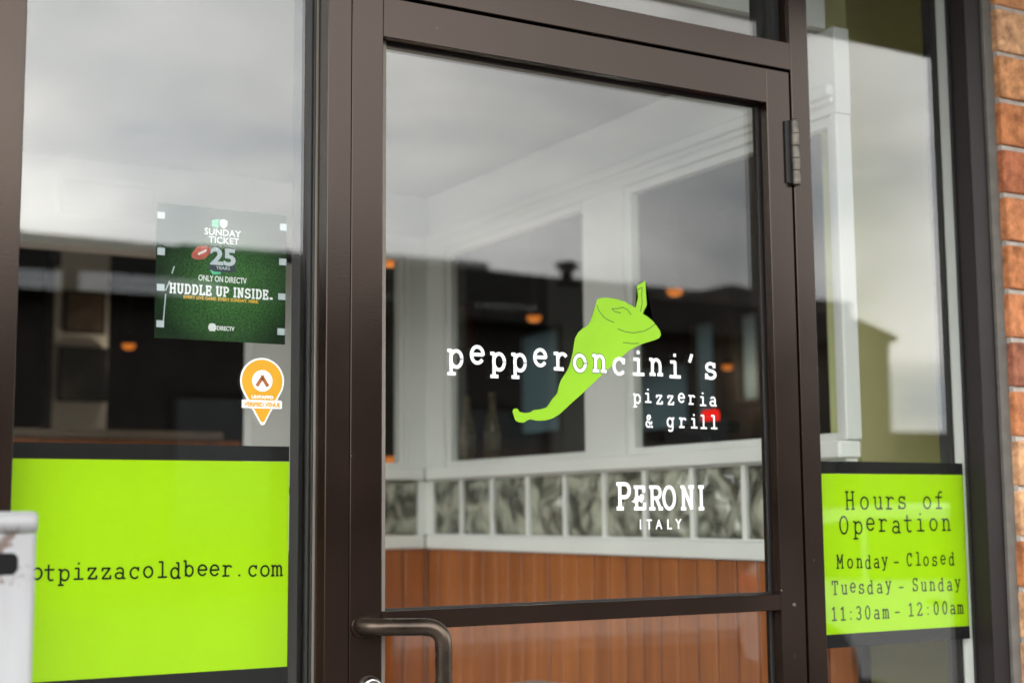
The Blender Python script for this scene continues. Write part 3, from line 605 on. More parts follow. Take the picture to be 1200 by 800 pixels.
# ================================================================== the door
door = thing('entrance_door', 'dark bronze framed glass door with white lettering and green pepper logo', 'door', (.9115, 0, 0))
OX = Vector((.9115, 0, 0))
def dpart(name, m, bm, par=door):
    for v in bm.verts: v.co -= OX
    return obj(name, bm, m, par)
def dbox(name, m, *bx, bev=0, par=door):
    bm = new()
    for q in bx: box(bm, *q, bev=bev)
    return dpart(name, m, bm, par)
dbox('stile', 'bronze', (.9115, .966, 0, .045, .012, 2.136), bev=.0012)
dbox('stile', 'bronze', (1.7655, 1.8215, 0, .045, .012, 2.136), bev=.0012)
dbox('top_rail', 'bronze', (.9663, 1.7652, .0004, .045, 2.069, 2.1358), bev=.0010)
dbox('mid_rail', 'bronze', (.9663, 1.7652, .0006, .045, 1.1215, 1.1505), bev=.0010)
dbox('bottom_rail', 'bronze', (.9663, 1.7652, .0004, .045, .0122, .26), bev=.0010)
dbox('glazing_bead', 'gasket', (.9663, .9805, .020, .0294, .26, 2.069))  # tan tone and extra width put bright light along the glass edge into colour
dbox('glazing_bead', 'bronze_dark', (1.7605, 1.7652, .024, .0297, .26, 2.069), (.9836, 1.7604, .0295-.004, .0297, 2.0645, 2.069), (.9836, 1.7604, .0255, .0297, 1.1505, 1.1535))
dbox('glass', 'pane', (.962, 1.769, .030, .036, 1.149, 2.072))
dbox('glass', 'pane', (.962, 1.769, .030, .036, .257, 1.1235))
# hinges: five worn knuckles and two leaves
def hinge(z0, z1):
    bm = new(); n = 5; h = (z1-z0)/n
    for k in range(n):
        r = .0088 + (.0004 if k % 2 else 0)
        lathe(bm, [(r-.0007, z0+k*h+.0003), (r, z0+k*h+.0009), (r, z0+(k+1)*h-.0009), (r-.0007, z0+(k+1)*h-.0003)], 1.8255, -.0070, 20)
    lathe(bm, [(.0055, z0-.004), (.0085, z0-.002), (.0085, z0)], 1.8255, -.0075, 16); lathe(bm, [(.0085, z1), (.0085, z1+.002), (.004, z1+.005)], 1.8255, -.0075, 16)
    for f in bm.faces: f.smooth = False
    o = dpart('hinge', 'steel', bm)
    dbox('hinge_leaf', 'bronze_dark', (1.805, 1.8195, -.0035, -.0004, z0, z1), par=o)
hinge(1.918, 2.038); hinge(.16, .28)
# pull handle: off the stile, over the glass, down and back
bm = new()
path = fillet([(.932, -.001, 1.130), (.938, -.028, 1.130), (1.036, -.072, 1.129), (1.036, -.072, .82), (.938, -.028, .82), (.932, -.001, .82)], .030, 10)
tube(bm, path, .0132, 20); h = dpart('pull_handle', 'handle', bm)
for z in (1.130, .82):
    bm = new(); lathe(bm, [(.0175, -.0045), (.0185, -.002), (.0185, -.0003)][::1], .932, 0, 20, 'y', z); dpart('handle_rose', 'bronze', bm, h)
bm = new(); lathe(bm, [(.0135, -.014), (.0165, -.0125), (.0195, -.002), (.0195, -.0003)], .945, 0, 28, 'y', 1.036); lc = dpart('lock_cylinder', 'chrome', bm)
bm = new(); lathe(bm, [(.0095, -.0165), (.0108, -.0158), (.0108, -.0142)], .945, 0, 24, 'y', 1.036); dpart('key_plug', 'steel', bm, lc)
bm = new(); lathe(bm, [(.0022, -.0022), (.0040, -.0012), (.0042, -.0003)], 1.7945, 0, 14, 'y', 1.130); dpart('screw_head', 'steel', bm)
bm = new(); lathe(bm, [(.0012, -.0010), (.0020, -.0007), (.0021, -.0003)], 1.766, .0004, 10, 'y', 1.157); dpart('screw_head', 'steel', bm)

# lettering and logo on the glass
YG = .0296
bm = new(); prism(bm, PEPPER, YG-.0004, YG)
pep = dpart('pepper_emblem', 'pepper', bm); pep['label'] = 'bright green pepper shape stuck on the door glass'
bm = new()
for k, ln in enumerate(PEPPER_LINES): ribbon(bm, ln, .0014, YG-.00052-k*1e-5, YG-.00042)
dpart('drawn_line', 'pepper_line', bm, pep)
bm = new(); letters(bm, [q for q in NAME if q[0] in 'on'][0:1] + [NAME[7]], NAME_H, .31, YG-.00042, .00008)
dpart('letter_outline', 'pepper_line', bm, pep)
bm = new(); letters(bm, NAME, NAME_H, .205, YG-.00068, .0003)
dpart('name_lettering', 'white_vinyl', bm)
bm = new(); letters(bm, TAG1, TAG_H, .19, YG, .0003); letters(bm, TAG2, TAG_H*1.04, .19, YG-.0005, .0003)
dpart('tagline_lettering', 'white_vinyl', bm)
bm = new()
ext = {'P': (.98, -.035), 'E': (1.0, -.025), 'R': (1.10, .015), 'O': (1.02, 0), 'N': (1.12, 0), 'I': (.62, 0)}
for ch in 'PERONI':
    x0, x1, z0, z1 = BEER[ch]; xh = (z1-z0)/1.4; e, off = ext[ch]; sx = (x1-x0)/(e*xh)
    letters(bm, [(ch, (x0+x1)/2 - off*xh*sx, z0)], xh, .215, YG, .0003, sx=sx)
x0, x1, z0, z1 = BEER['lion']
prism(bm, [(x0, z0+.003), (x0+.006, z0+.0055), (x0+.008, z1-.002), (x0+.013, z1-.003), (x0+.017, z1), (x0+.020, z1-.003), (x1-.004, z1+.001), (x1, z1-.003), (x1-.003, z0+.006), (x1-.006, z0), (x1-.011, z0+.004), (x0+.010, z0)], YG-.0007, YG-.0005)
for ch in 'italy':
    x0, x1, z0, z1 = BEER[ch]
    if ch == 'i': x0, x1 = (x0+x1)/2-.0012, (x0+x1)/2+.0012
    sans(bm, ch.upper(), x0, x1, z0, z1, YG, bold=.012 if ch != 'i' else 0)
dpart('beer_lettering', 'white_vinyl', bm)

# ================================================================== signs behind the shop glass
YS = .0580
ws = thing('website_sign', 'lime green sign with a website address in the left window', 'sign', (.408, YS, 1.07))
def sheet(name, m, par, x0, x1, z0, z1, y, t=.002, bev=0):
    bm = new(); box(bm, x0, x1, y, y+t, z0, z1, bev=bev); 
    for v in bm.verts: v.co -= par.location
    return obj(name, bm, m, par)
def mk(name, m, par, bm):
    for v in bm.verts: v.co -= (par if par.type == 'EMPTY' else par.parent).location
    return obj(name, bm, m, par)
sheet('face', 'lime', ws, .4085, .8345, 1.0705, 1.3825, YS+.0014, .003)
sheet('border', 'black_vinyl', ws, .4085, .8345, 1.3830, 1.4060, YS+.0012, .003); sheet('border', 'black_vinyl', ws, .4085, .8345, 1.040, 1.0700, YS+.0012, .003)
bm = new(); letters(bm, WEB, WEB_H, .165, YS+.0011, .0003); mk('lettering', 'black_ink', ws, bm)
hs = thing('opening_hours_sign', 'lime green opening hours sign with black typewriter lettering in the right window', 'sign', (1.88, YS, 1.066))
sheet('face', 'lime', hs, 1.877, 2.3085, 1.0660, 1.3715, YS+.0014, .003)
sheet('border', 'black_vinyl', hs, 1.877, 2.3085, 1.3720, 1.3955, YS+.0012, .003); sheet('border', 'black_vinyl', hs, 1.877, 2.3085, 1.0405, 1.0655, YS+.0012, .003)
bm = new()
letters(bm, HRS1, HRS_H1*1.02, .135, YS+.0011, .0003); letters(bm, HRS2, HRS_H1*1.02, .135, YS+.0011, .0003)
for t in (HRS3, HRS4, HRS5): letters(bm, t, HRS_H2, .15, YS+.0011, .0003, sx=.86)
mk('lettering', 'black_ink', hs, bm)

po = thing('football_poster', 'green football poster taped inside the left window above the website sign', 'poster', (.722, YS, 1.565))
x0, x1, z0, z1 = POSTER['sheet']
sheet('sheet', 'grass', po, x0, x1, z0, z1, YS+.0024, .0006)
bm = new()
sans(bm, 'SUNDAY', *POSTER['SUNDAY'][:2], 1.7288, 1.7392, YS+.0023, bold=.008); sans(bm, 'TICKET', *POSTER['TICKET'][:2], 1.7166, 1.7268, YS+.0023, bold=.008)
sans(bm, 'ONLY ON DIRECTV', *POSTER['ONLY ON DIRECTV'], YS+.0023, bold=.008); sans(bm, 'DIRECTV', *POSTER['DIRECTV'], YS+.0023, bold=.012)
line_of(bm, 'HUDDLE UP INSIDE', POSTER['HUDDLE UP INSIDE.'][0], POSTER['HUDDLE UP INSIDE.'][1]-.008, 1.6348, 1.6492, .25, YS+.0023)
q = POSTER['HUDDLE UP INSIDE.']; box(bm, q[1]-.006, q[1]-.0015, YS+.0019, YS+.0023, 1.6348, 1.6382)
mk('white_lettering', 'poster_white', po, bm)
bm = new(); sans(bm, 'EVERY LIVE GAME. EVERY SUNDAY. HERE.', *POSTER['EVERY LIVE GAME. EVERY SUNDAY. HERE.'][:2], 1.6275, 1.6325, YS+.0023, bold=.02)
mk('gold_lettering', 'poster_gold', po, bm)
# the emblem: number 25 on a dark ribbon, a ball and a small shield
x0, x1, z0, z1 = POSTER['banner']
bm = new(); prism(bm, [(x0, z0+.001), (x0+.003, z1), (x1-.003, z1), (x1, z0+.001), (x1-.010, z0-.003), (x0+.010, z0-.003)], YS+.0018, YS+.0023)
q = POSTER['25']; sans(bm, '25', q[0]-.002, q[1]+.002, q[2]-.002, q[3]+.002, YS+.0023, bold=.06)
em = mk('emblem_backing', 'poster_dark', po, bm)
bm = new(); sans(bm, '25', *POSTER['25'], YS+.0019, bold=.035); sans(bm, 'YEARS', *POSTER['YEARS'], YS+.0017, bold=.01); mk('number', 'tape', em, bm)
x0, x1, z0, z1 = POSTER['tail']; s0, s1, t0, t1 = POSTER['shield']
bm = new(); prism(bm, [(x0, z1), (x1, z1), (x1-.002, z0), (x0+.004, z0-.001)], YS+.0019, YS+.0023); prism(bm, [(s0-.013, t0+.002), (s0-.013, t1-.003), (s0-.002, t1), (s0-.002, t0)], YS+.0019, YS+.0023)
mk('mint_stripe', 'poster_mint', em, bm)
bm = new(); prism(bm, [(s0, t1-.002), ((s0+s1)/2, t1), (s1, t1-.002), (s1, t0+.005), ((s0+s1)/2, t0), (s0, t0+.005)], YS+.0019, YS+.0023); mk('shield', 'poster_white', em, bm)
x0, x1, z0, z1 = POSTER['ball']; cx, cz = (x0+x1)/2, (z0+z1)/2+.002
bm = new(); pts = []
for k in range(24):
    a = 2*math.pi*k/24; u, v = .0165*math.cos(a), .0105*math.sin(a)*(1-.25*abs(math.cos(a)))
    pts.append((cx+u*math.cos(.5)-v*math.sin(.5), cz+u*math.sin(.5)+v*math.cos(.5)))
prism(bm, pts, YS+.0019, YS+.0023); bl = mk('ball', 'poster_red', po, bm)
bm = new(); ribbon(bm, [(cx-.005, cz-.003), (cx+.008, cz+.0045)], .0016, YS+.0016, YS+.00185)
for k in range(4): ribbon(bm, [(cx-.003+k*.003-.0012, cz-.0018+k*.0016+.002), (cx-.003+k*.003+.0012, cz-.0018+k*.0016-.002)], .0008, YS+.0015, YS+.00185)
mk('lacing', 'poster_white', bl, bm)
bm = new()
for ln in POSTER_LINE: ribbon(bm, ln, .0016, YS+.0019, YS+.0023)
mk('yard_line', 'tape', po, bm)
x0, x1, z0, z1 = POSTER['globe']; gx, gz, gr = (x0+x1)/2, (z0+z1)/2, .0062
bm = new()
for k in range(5):
    zz = gz + gr*(-.76+.38*k); w = math.sqrt(max(0, gr*gr-(zz-gz)**2)); ribbon(bm, [(gx-w, zz), (gx-w*.2, zz+.0006), (gx+w, zz)], gr*.30, YS+.0019, YS+.0023)
mk('globe_mark', 'poster_white', po, bm)
for k in ('s0', 's1', 's2', 's3', 'r0', 'r1', 'r2', 'r3'):
    q = POSTER[k]; sheet('tape_square', 'tape', po, *q, YS-.0008, .0006)

pn = thing('pin_sticker', 'amber map pin sticker with crossed bottles on the left window glass', 'sticker', (.785, .0495, 1.437))
x0, x1, z0, z1 = PIN['disc']; cx, cz, r = (x0+x1)/2, (z0+z1)/2, (x1-x0)/2
def pin_outline(r, tipz, cx=cx, cz=cz):
    pts = [(cx+r*math.cos(R(a)), cz+r*math.sin(R(a))) for a in range(-34, 215, 6)]
    return pts + [(cx+.0012-.0028, tipz+.0012), (cx+.0012, tipz), (cx+.0012+.0028, tipz+.0012)]
bm = new(); prism(bm, pin_outline(r, PIN['tip'][2]), .0490, .0496); bk = mk('backing', 'white_vinyl', pn, bm)
bm = new(); prism(bm, pin_outline(r-.0026, PIN['tip'][2]+.0045), .0487, .0489); mk('face', 'amber', pn, bm)
x0, x1, z0, z1 = PIN['banner']; bm = new(); box(bm, x0, x1, .0483, .0486, z0, z1); mk('banner', 'white_vinyl', pn, bm)
bm = new(); lathe(bm, [(.0165, .0484), (.0165, .04865)], cx, 0, 32, 'y', cz); mk('roundel', 'white_vinyl', pn, bm)
bm = new()
for s in (-1, 1):
    ribbon(bm, [(cx-s*.0022, cz+.0085), (cx+s*.0012, cz+.0035)], .0024, .0481, .0483-.00003*s); ribbon(bm, [(cx+s*.0010, cz+.0040), (cx+s*.0085, cz-.0075)], .0056, .04805, .0483-.00004*s)
mk('bottle_mark', 'brown_print', pn, bm)
bm = new(); sans(bm, 'UNTAPPD', *PIN['UNTAPPD'], .04865, thick=.0002, bold=.03); mk('name_lettering', 'white_vinyl', pn, bm)
bm = new(); sans(bm, 'VERIFIED VENUE', *PIN['VERIFIED VENUE'], .0483, thick=.0002, bold=.05); mk('banner_lettering', 'amber', pn, bm)

# ================================================================== the white partition inside
pt = thing('partition_wall', 'white panelled partition with inner windows over glass blocks and orange wood boarding', 'partition', (2.18, 0, 0))
def ppart(name, m, *bx, bev=0, par=pt):
    bm = new()
    for q in bx: box(bm, *q, bev=bev)
    for v in bm.verts: v.co.x -= 2.18
    return obj(name, bm, m, par)
X, XB = 2.18, 2.225
ppart('post', 'white', (X, XB, 2.131, 2.36, 1.412, 2.17)); ppart('post', 'white', (X, XB, 1.092, 1.286, 1.451, 2.17))
ppart('post', 'white', (X, XB, .258, .279, 1.451, 2.17), bev=.003); ppart('post', 'white', (1.56, 1.715, 2.25, 2.31, 0, 2.10), bev=.003)
ppart('post', 'white', (2.109, X-.0005, 2.25, 2.36, 1.451, 2.17))
ppart('header', 'white', (X, XB, .258, 2.36, 2.171, 2.365), (1.561, X-.0005, 2.25, 2.36, 2.171, 2.3645))
ppart('header_moulding', 'white', (X-.022, X-.0005, .2595, 2.2275, 2.206, 2.232), (X-.012, X-.0006, .2592, 2.238, 2.190, 2.2055), (1.561, X-.0225, 2.228, 2.2495, 2.206, 2.232), bev=.004)
ppart('sill', 'lit_white', (X-.020, XB-.0015, .261, 2.23, 1.4115, 1.450), (1.561, X-.0205, 2.231, 2.375, 1.4115, 1.450), bev=.004)
ppart('chair_rail', 'lit_white', (X-.018, XB-.001, .2605, 2.232, 1.188, 1.2315), (1.561, X-.0185, 2.233, 2.36, 1.188, 1.2315), bev=.004)
def wframe(y0, y1, z0=1.4505, z1=2.1705):
    f = ppart('window_frame', 'white', (X+.012, X+.041, y0, y0+.022, z0, z1), (X+.012, X+.041, y1-.022, y1, z0, z1), (X+.0122, X+.041, y0+.022, y1-.022, z1-.022, z1), (X+.0122, X+.041, y0+.022, y1-.022, z0, z0+.018), bev=.002)
    ppart('pane', 'inpane', (X+.028, X+.033, y0+.020, y1-.020, z0+.016, z1-.020), par=f)
wframe(1.2862, 2.1308); wframe(.2792, 1.0918)
f = ppart('window_frame', 'white', (1.7155, 1.737, 2.262, 2.30, 1.4505, 2.1705), (2.087, 2.1087, 2.262, 2.30, 1.4505, 2.1705), (1.737, 2.087, 2.2622, 2.30, 2.149, 2.1705), (1.737, 2.087, 2.2622, 2.30, 1.4505, 1.468), bev=.002)
ppart('pane', 'inpane', (1.735, 2.089, 2.278, 2.283, 1.466, 2.151), par=f)
# glass blocks: pillowed wavy faces set in white joints
def block(y0, y1, z0, z1, ax='x', base=X):
    bm = new(); n = 16; rr = random.Random(int(y0*977)+int(z0*31)); ph = [rr.uniform(0, 6.28) for _ in range(6)]
    def hgt(u, v):
        e = min(u, 1-u, v, 1-v); edge = min(1, e/.08)
        w = .0035*math.sin(7*u+3*v+ph[0]) + .003*math.sin(-5*u+8*v+ph[1]) + .0025*math.sin(13*u+4*v+ph[2]) + .002*math.sin(11*v-9*u+ph[3])
        return (.006+w)*edge
    for side in (0, 1):
        g = []
        for i in range(n+1):
            row = []
            for j in range(n+1):
                u, v = i/n, j/n; d = .012 - hgt(u, v) if side == 0 else .034 + hgt(u, v)
                p = (base+d, y0+(y1-y0)*u, z0+(z1-z0)*v) if ax == 'x' else (y0+(y1-y0)*u, base+d, z0+(z1-z0)*v)
                row.append(bm.verts.new(p))
            g.append(row)
        for i in range(n):
            for j in range(n):
                fc = bm.faces.new((g[i][j], g[i+1][j], g[i+1][j+1], g[i][j+1])); fc.smooth = True
        if side == 0: G0 = g
        else: G1 = g
    ring = [(i, 0) for i in range(n)] + [(n, j) for j in range(n)] + [(i, n) for i in range(n, 0, -1)] + [(0, j) for j in range(n, 0, -1)]
    for a, b in zip(ring, ring[1:]+ring[:1]):
        bm.faces.new((G0[a[0]][a[1]], G0[b[0]][b[1]], G1[b[0]][b[1]], G1[a[0]][a[1]]))
    for v in bm.verts: v.co.x -= 2.18
    return obj('glass_block', bm, 'block', pt)
ed = [2.223, 2.022, 1.822, 1.608, 1.404, 1.204, 1.016, .814, .613, .413, .2585]
jt = .0085
for a, b in zip(ed, ed[1:]): block(b+jt, a-jt, 1.2325+.004, 1.4105-.004)
ex = [2.155, 1.955, 1.755, 1.56]
for a, b in zip(ex, ex[1:]): block(b+jt, a-jt, 1.2325+.004, 1.4105-.004, 'y', 2.25)
jb = [(X+.002, XB-.008, e-jt, e+jt, 1.232, 1.411) for e in ed[1:-1]] + [(X+.002, XB-.008, 2.223-jt, 2.3595, 1.232, 1.411)]
jb += [(X+.0025, XB-.008, b+jt, a-jt, 1.232, 1.2365) for a, b in zip(ed, ed[1:])] + [(X+.0025, XB-.008, b+jt, a-jt, 1.4065, 1.411) for a, b in zip(ed, ed[1:])]
jb += [(e-jt, e+jt, 2.252, 2.288, 1.232, 1.411) for e in ex[1:-1]] + [(2.155-jt, X+.0015, 2.252, 2.288, 1.232, 1.411)]
ppart('block_joint', 'lit_white', *jb)
# boarding below: vertical beaded boards
bm = new(); y = 2.249; k = 0
while y > .265:
    box(bm, X, X+.018, max(.258, y-.0708), y, .10, 1.1878, bev=.003); y -= .0765
x = 1.5605
while x < 2.178:
    box(bm, x, min(x+.0708, 2.1795), 2.25, 2.268, .10, 1.1878, bev=.003); x += .0765
for v in bm.verts: v.co.x -= 2.18
obj('wood_boarding', bm, 'wood', pt)
ppart('core', 'darkwall', (X+.019, XB, .2585, 2.358, 0, 1.1875), (1.562, X+.018, 2.2695, 2.358, 0, 1.1875))
ppart('baseboard', 'white', (X-.012, X+.0185, .2582, 2.237, 0, .0995), (1.561, X-.0125, 2.238, 2.269, 0, .0995), bev=.003)

# ================================================================== things in the bar beyond
def pendant(p, label, first=False):
    x, y, z = p; r = thing('pendant_lamp', label, 'lamp', (x, y, z), 'small amber lamps glowing in the dark bar')
    top = ZR if y > 2.4 else ZR
    bm = new(); tube(bm, [(0, 0, .05), (0, 0, ZR-z-.02)], .005, 8); obj('cord', bm, 'blacksteel', r)
    bm = new(); lathe(bm, [(.03, ZR-z-.02), (.05, ZR-z-.004), (.05, ZR-z-.0005)], n=16); obj('ceiling_cup', bm, 'blacksteel', r)
    bm = new(); lathe(bm, [(.010, .062), (.013, .035), (.034, .016), (.040, .004)], n=20); obj('cap', bm, 'blacksteel', r)
    bm = new(); lathe(bm, [(.020, -.026), (.034, -.018), (.038, -.004), (.036, .003)], n=20); obj('shade', bm, 'amberglass', r)
    ld = bpy.data.lights.new('bulb', 'POINT'); ld.energy = 5 if y < 6 else .9; ld.color = (1, .80, .58); ld.shadow_soft_size = 0
    lo = bpy.data.objects.new('bulb', ld); col.objects.link(lo); lo.parent = r; lo.location = (0, 0, -.10)
lamps = [((3.80, 4.25, 2.30), 'amber pendant lamp glowing left of the pepper stem, in the left inner window'), ((3.91, 3.19, 2.30), 'amber pendant lamp glowing above right of the pepper stem'),
         ((2.30, 6.38, 2.30), 'amber pendant lamp seen below and left of the poster, the brighter of two there'), ((2.28, 7.12, 2.30), 'fainter amber pendant lamp left of its twin, near the framed picture'),
         ((6.30, 5.82, 2.30), 'amber pendant lamp near the right edge of the door, level with the lettering'), ((2.43, 3.08, 2.30), 'amber pendant lamp at the left edge of the door glass, the upper one'),
         ((3.32, 4.96, 1.60), 'amber lamp hanging low at the left edge of the door glass, above the blocks')]
for p, l in lamps: pendant(p, l)

labs = ['bluish blind window behind the narrow end of the green pepper', 'low bluish blind window beside the tall pale one, behind the tagline', 'tall pale blind window behind the end of the shop name', 'pale blind window at the right edge of the door glass']
for (a, b, c, d), l in zip(WIN, labs):
    w = thing('blind_window', l, 'window', (6.5, (a+b)/2, c), 'far bar windows with slatted blinds')
    bm = new(); ya, yb, h = a-(a+b)/2, b-(a+b)/2, d-c
    for q in ((-.02, .12, ya, ya+.03, 0, h), (-.02, .12, yb-.03, yb, 0, h), (-.0195, .12, ya+.03, yb-.03, 0, .03), (-.0195, .12, ya+.03, yb-.03, h-.03, h)): box(bm, *q)
    obj('frame', bm, 'facade', w)
    bm = new(); z = .035
    while z < h-.04:
        vv = [bm.verts.new(p) for p in ((.03, ya+.031, z+.046), (.03, yb-.031, z+.046), (.045, yb-.031, z), (.045, ya+.031, z))]
        v2 = [bm.verts.new((v.co.x+.0015, v.co.y, v.co.z)) for v in vv]
        bm.faces.new(vv); bm.faces.new(v2)
        for i in range(4): bm.faces.new((vv[i], vv[(i+1) % 4], v2[(i+1) % 4], v2[i]))
        z += .042
    obj('blind', bm, 'blind', w)
    bm = new(); box(bm, .08, .086, ya+.028, yb-.028, .028, h-.028); obj('pane', bm, 'pane', w)

pb = thing('framed_picture', 'tall brown framed picture on the far bar wall above the start of the lettering', 'picture', (6.49, 9.92, 3.06))
bm = new(); box(bm, -.03, .008, -.20, .20, -.24, .24, bev=.006); obj('frame', bm, 'facade', pb); bm = new(); box(bm, -.034, -.0305, -.17, .17, -.21, .21); obj('print', bm, 'brown_print', pb)
def bottle(x, y, z, l):
    r = thing('brown_bottle', l, 'bottle', (x, y, z), 'brown bottles on the shelf behind the partition')
    bm = new(); lathe(bm, [(.026, 0), (.0275, .004), (.0275, .125), (.022, .150), (.0125, .178), (.0115, .222), (.0125, .226), (.0125, .232)], n=20); obj('glass_body', bm, 'brownglass', r)
    bm = new(); lathe(bm, [(.0282, .04), (.0282, .105)], n=20); obj('paper_label', bm, 'label', r)
    bm = new(); lathe(bm, [(.0135, .2325), (.0135, .240)], n=16); obj('crown_cap', bm, 'chrome', r)
bottle(2.46, 2.49, 1.475, 'brown bottle left of the pepper tip, nearer the left window post'); bottle(2.46, 2.31, 1.475, 'brown bottle left of the pepper tip, nearer the green pepper')
sh = thing('bottle_shelf', 'dark ledge behind the partition carrying two brown bottles', 'shelf', (2.45, 2.0, 1.44))
bm = new(); box(bm, -.10, .14, -.9, .9, 0, .034, bev=.004); obj('top', bm, 'darkwall', sh)
bm = new(); box(bm, .0, .04, -.8, -.75, -1.44, -.0005); obj('leg', bm, 'darkwall', sh)
bm = new(); box(bm, .0, .04, .75, .80, -1.44, -.0005); obj('leg', bm, 'darkwall', sh)

rl = thing('red_neon_lamp', 'small glowing red lamp in the bar behind the last letters of the tagline', 'lamp', (2.75, 1.46, 1.572))
bm = new()
for dy in (-.018, .018):
    lathe(bm, [(.010, .0), (.015, .004), (.017, .019), (.015, .034), (.008, .038)], 0, dy, 18)
obj('shade', bm, 'redglow', rl)
bm = new(); box(bm, -.05, .05, -.08, .08, -.035, -.0005, bev=.004); box(bm, -.02, .02, -.02, .02, -1.572, -.0355); obj('stand', bm, 'blacksteel', rl)

bp = thing('bar_pillar', 'slim white framed pillar in the dark dining room at the far left', 'pillar', (2.05, 6.5, 0))
bm = new(); box(bm, -.125, .16, 0, .25, 0, ZR-.001); obj('shaft', bm, 'white', bp)
bm = new(); box(bm, -.162, -.1255, -.02, .2, 1.70, 2.75, bev=.004); obj('edge_trim', bm, 'white', bp)
pc = thing('framed_picture', 'brown framed picture hanging on the white dining room pillar', 'picture', (2.065, 6.49, 2.49))
bm = new(); box(bm, -.12, .12, -.02, .008, -.125, .125, bev=.006); obj('frame', bm, 'facade', pc); bm = new(); box(bm, -.105, .105, -.024, -.0205, -.11, .11); obj('print', bm, 'picture', pc)
tv = thing('wall_screen', 'dark wall screen under the picture on the white dining room pillar', 'screen', (2.06, 6.49, 2.125))
bm = new(); box(bm, -.14, .14, -.045, .008, -.16, .16, bev=.006); obj('case', bm, 'blacksteel', tv); bm = new(); box(bm, -.128, .128, -.049, -.0455, -.148, .148); obj('panel', bm, 'screen', tv)
bd = thing('booth_divider', 'brown wooden booth divider inside the left window', 'divider', (-.4, 3.6, 0))
bm = new(); x = -.36
while x < 2.3: box(bm, x, x+.13, 0, .05, 0, 1.60, bev=.004); x += .132
obj('boarding', bm, 'wood', bd); bm = new(); box(bm, -.37, 2.33, -.02, .07, 1.6005, 1.635, bev=.004); obj('cap_rail', bm, 'darkfloor', bd)
tb = thing('waiting_table', 'grey square topped table just inside the door, only its corner in view', 'table', (1.603, .60, -.004), rz=R(45-30.5))
bm = new(); box(bm, -.245, .245, -.245, .245, .892, .918, bev=.005, seg=2); obj('top', bm, 'tabletop', tb)
bm = new(); lathe(bm, [(.03, .034), (.028, .06), (.028, .8915)], n=16); obj('stem', bm, 'blacksteel', tb); bm = new(); lathe(bm, [(.20, .005), (.20, .016), (.06, .0335)], n=32); obj('base', bm, 'blacksteel', tb)

# ================================================================== the white post in front
ps = thing('white_post', 'chipped white metal post with a slot standing on the sidewalk', 'post', (.3235, -.360, 0), rz=R(8))
def rrect(w, r, n=6):
    return [(sx*(w-r)+r*math.cos(R(a0+90*k/n)), sy*(w-r)+r*math.sin(R(a0+90*k/n))) for sx, sy, a0 in ((1,1,0),(-1,1,90),(-1,-1,180),(1,-1,270)) for k in range(n+1)]
def rprism(bm, w, r, z0, z1, tap=0):
    a = [bm.verts.new((x, y, z0)) for x, y in rrect(w, r)]; b = [bm.verts.new((x, y, z1)) for x, y in rrect(w-tap, r)]
    bm.faces.new(a); bm.faces.new(b)
    for k in range(len(a)):
        f = bm.faces.new((a[k], a[(k+1) % len(a)], b[(k+1) % len(a)], b[k])); f.smooth = True
bm = new(); rprism(bm, .034, .009, 0, 1.2825); shaft = obj('shaft', bm, 'postwhite', ps)
bm = new(); rprism(bm, .0353, .010, 1.2832, 1.3035); rprism(bm, .0353, .010, 1.3036, 1.3065, .004); obj('cap', bm, 'postwhite', ps)
bm = new(); pts = [(sx*.0085+.0075*math.cos(R(a0+90*k/6)), sz*.0035+.0085*math.sin(R(a0+90*k/6))) for sx, sz, a0 in ((1,1,0),(-1,1,90),(-1,-1,180),(1,-1,270)) for k in range(7)]
prism(bm, [(x-.004, 1.249+z) for x, z in pts], -.0343, -.030)
obj('slot', bm, 'black_vinyl', ps)
bm = new(); box(bm, -.075, .075, -.075, .075, 0, .008); obj('foot_plate', bm, 'postwhite', ps)

# ================================================================== across the car park (seen reflected in the glass)
ob = thing('strip_mall', 'long dark low building across the car park with a flat roofline', 'building', (5, -24, 0))
def opart(name, m, *bx, par=ob, bev=0):
    bm = new()
    for q in bx: box(bm, *q, bev=bev)
    for v in bm.verts: v.co -= Vector((5, -24, 0))
    return obj(name, bm, m, par)
opart('wall', 'facade', (-30, 24.0, -36, -24, -.2, 5.2)); opart('roof', 'roofdark', (-30.3, 24.1, -36.3, -23.3, 5.2, 6.22))
opart('fascia_board', 'fascia', (3.0, 5.72, -23.99, -23.9, 5.22-.0, 5.23), (3.0, 5.72, -23.29, -23.25, 5.22, 5.55)); opart('fascia_board', 'fascia', (6.03, 8.6, -23.29, -23.25, 5.24, 5.58))
for x in (-20, -12, -4, 2, 8, 13.9, 19): 
    wv = opart('window', 'screen', (x, x+1.9, -23.998, -23.95, .6, 3.4)); opart('frame', 'facade', (x-.1, x-.002, -24, -23.9, .5, 3.5), (x+1.902, x+2, -24, -23.9, .5, 3.5), (x-.1, x+2, -24, -23.9, 3.502, 3.6), par=wv)
vt = thing('roof_vent', 'dark capped vent pipe on the roof of the long dark building', 'vent', (16.35, -23.7, 6.221))
bm = new(); lathe(bm, [(.13, 0), (.13, .27)], n=16); obj('pipe', bm, 'roofdark', vt); bm = new(); lathe(bm, [(.25, .271), (.26, .31), (.24, .40), (.08, .45)], n=16); obj('cowl', bm, 'roofdark', vt)
ru = thing('rooftop_unit', 'dark rounded rooftop unit on the long dark building', 'air unit', (21.05, -24.0, 6.221))
bm = new(); box(bm, -.75, .75, -.6, .6, 0, .20, bev=.06, seg=3); obj('case', bm, 'roofdark', ru); bm = new(); lathe(bm, [(.35, .201), (.35, .26), (.2, .32)], n=18); obj('fan_hood', bm, 'roofdark', ru)
gb = thing('gabled_building', 'taller grey roofed building behind the long dark one', 'building', (15, -42, 0))
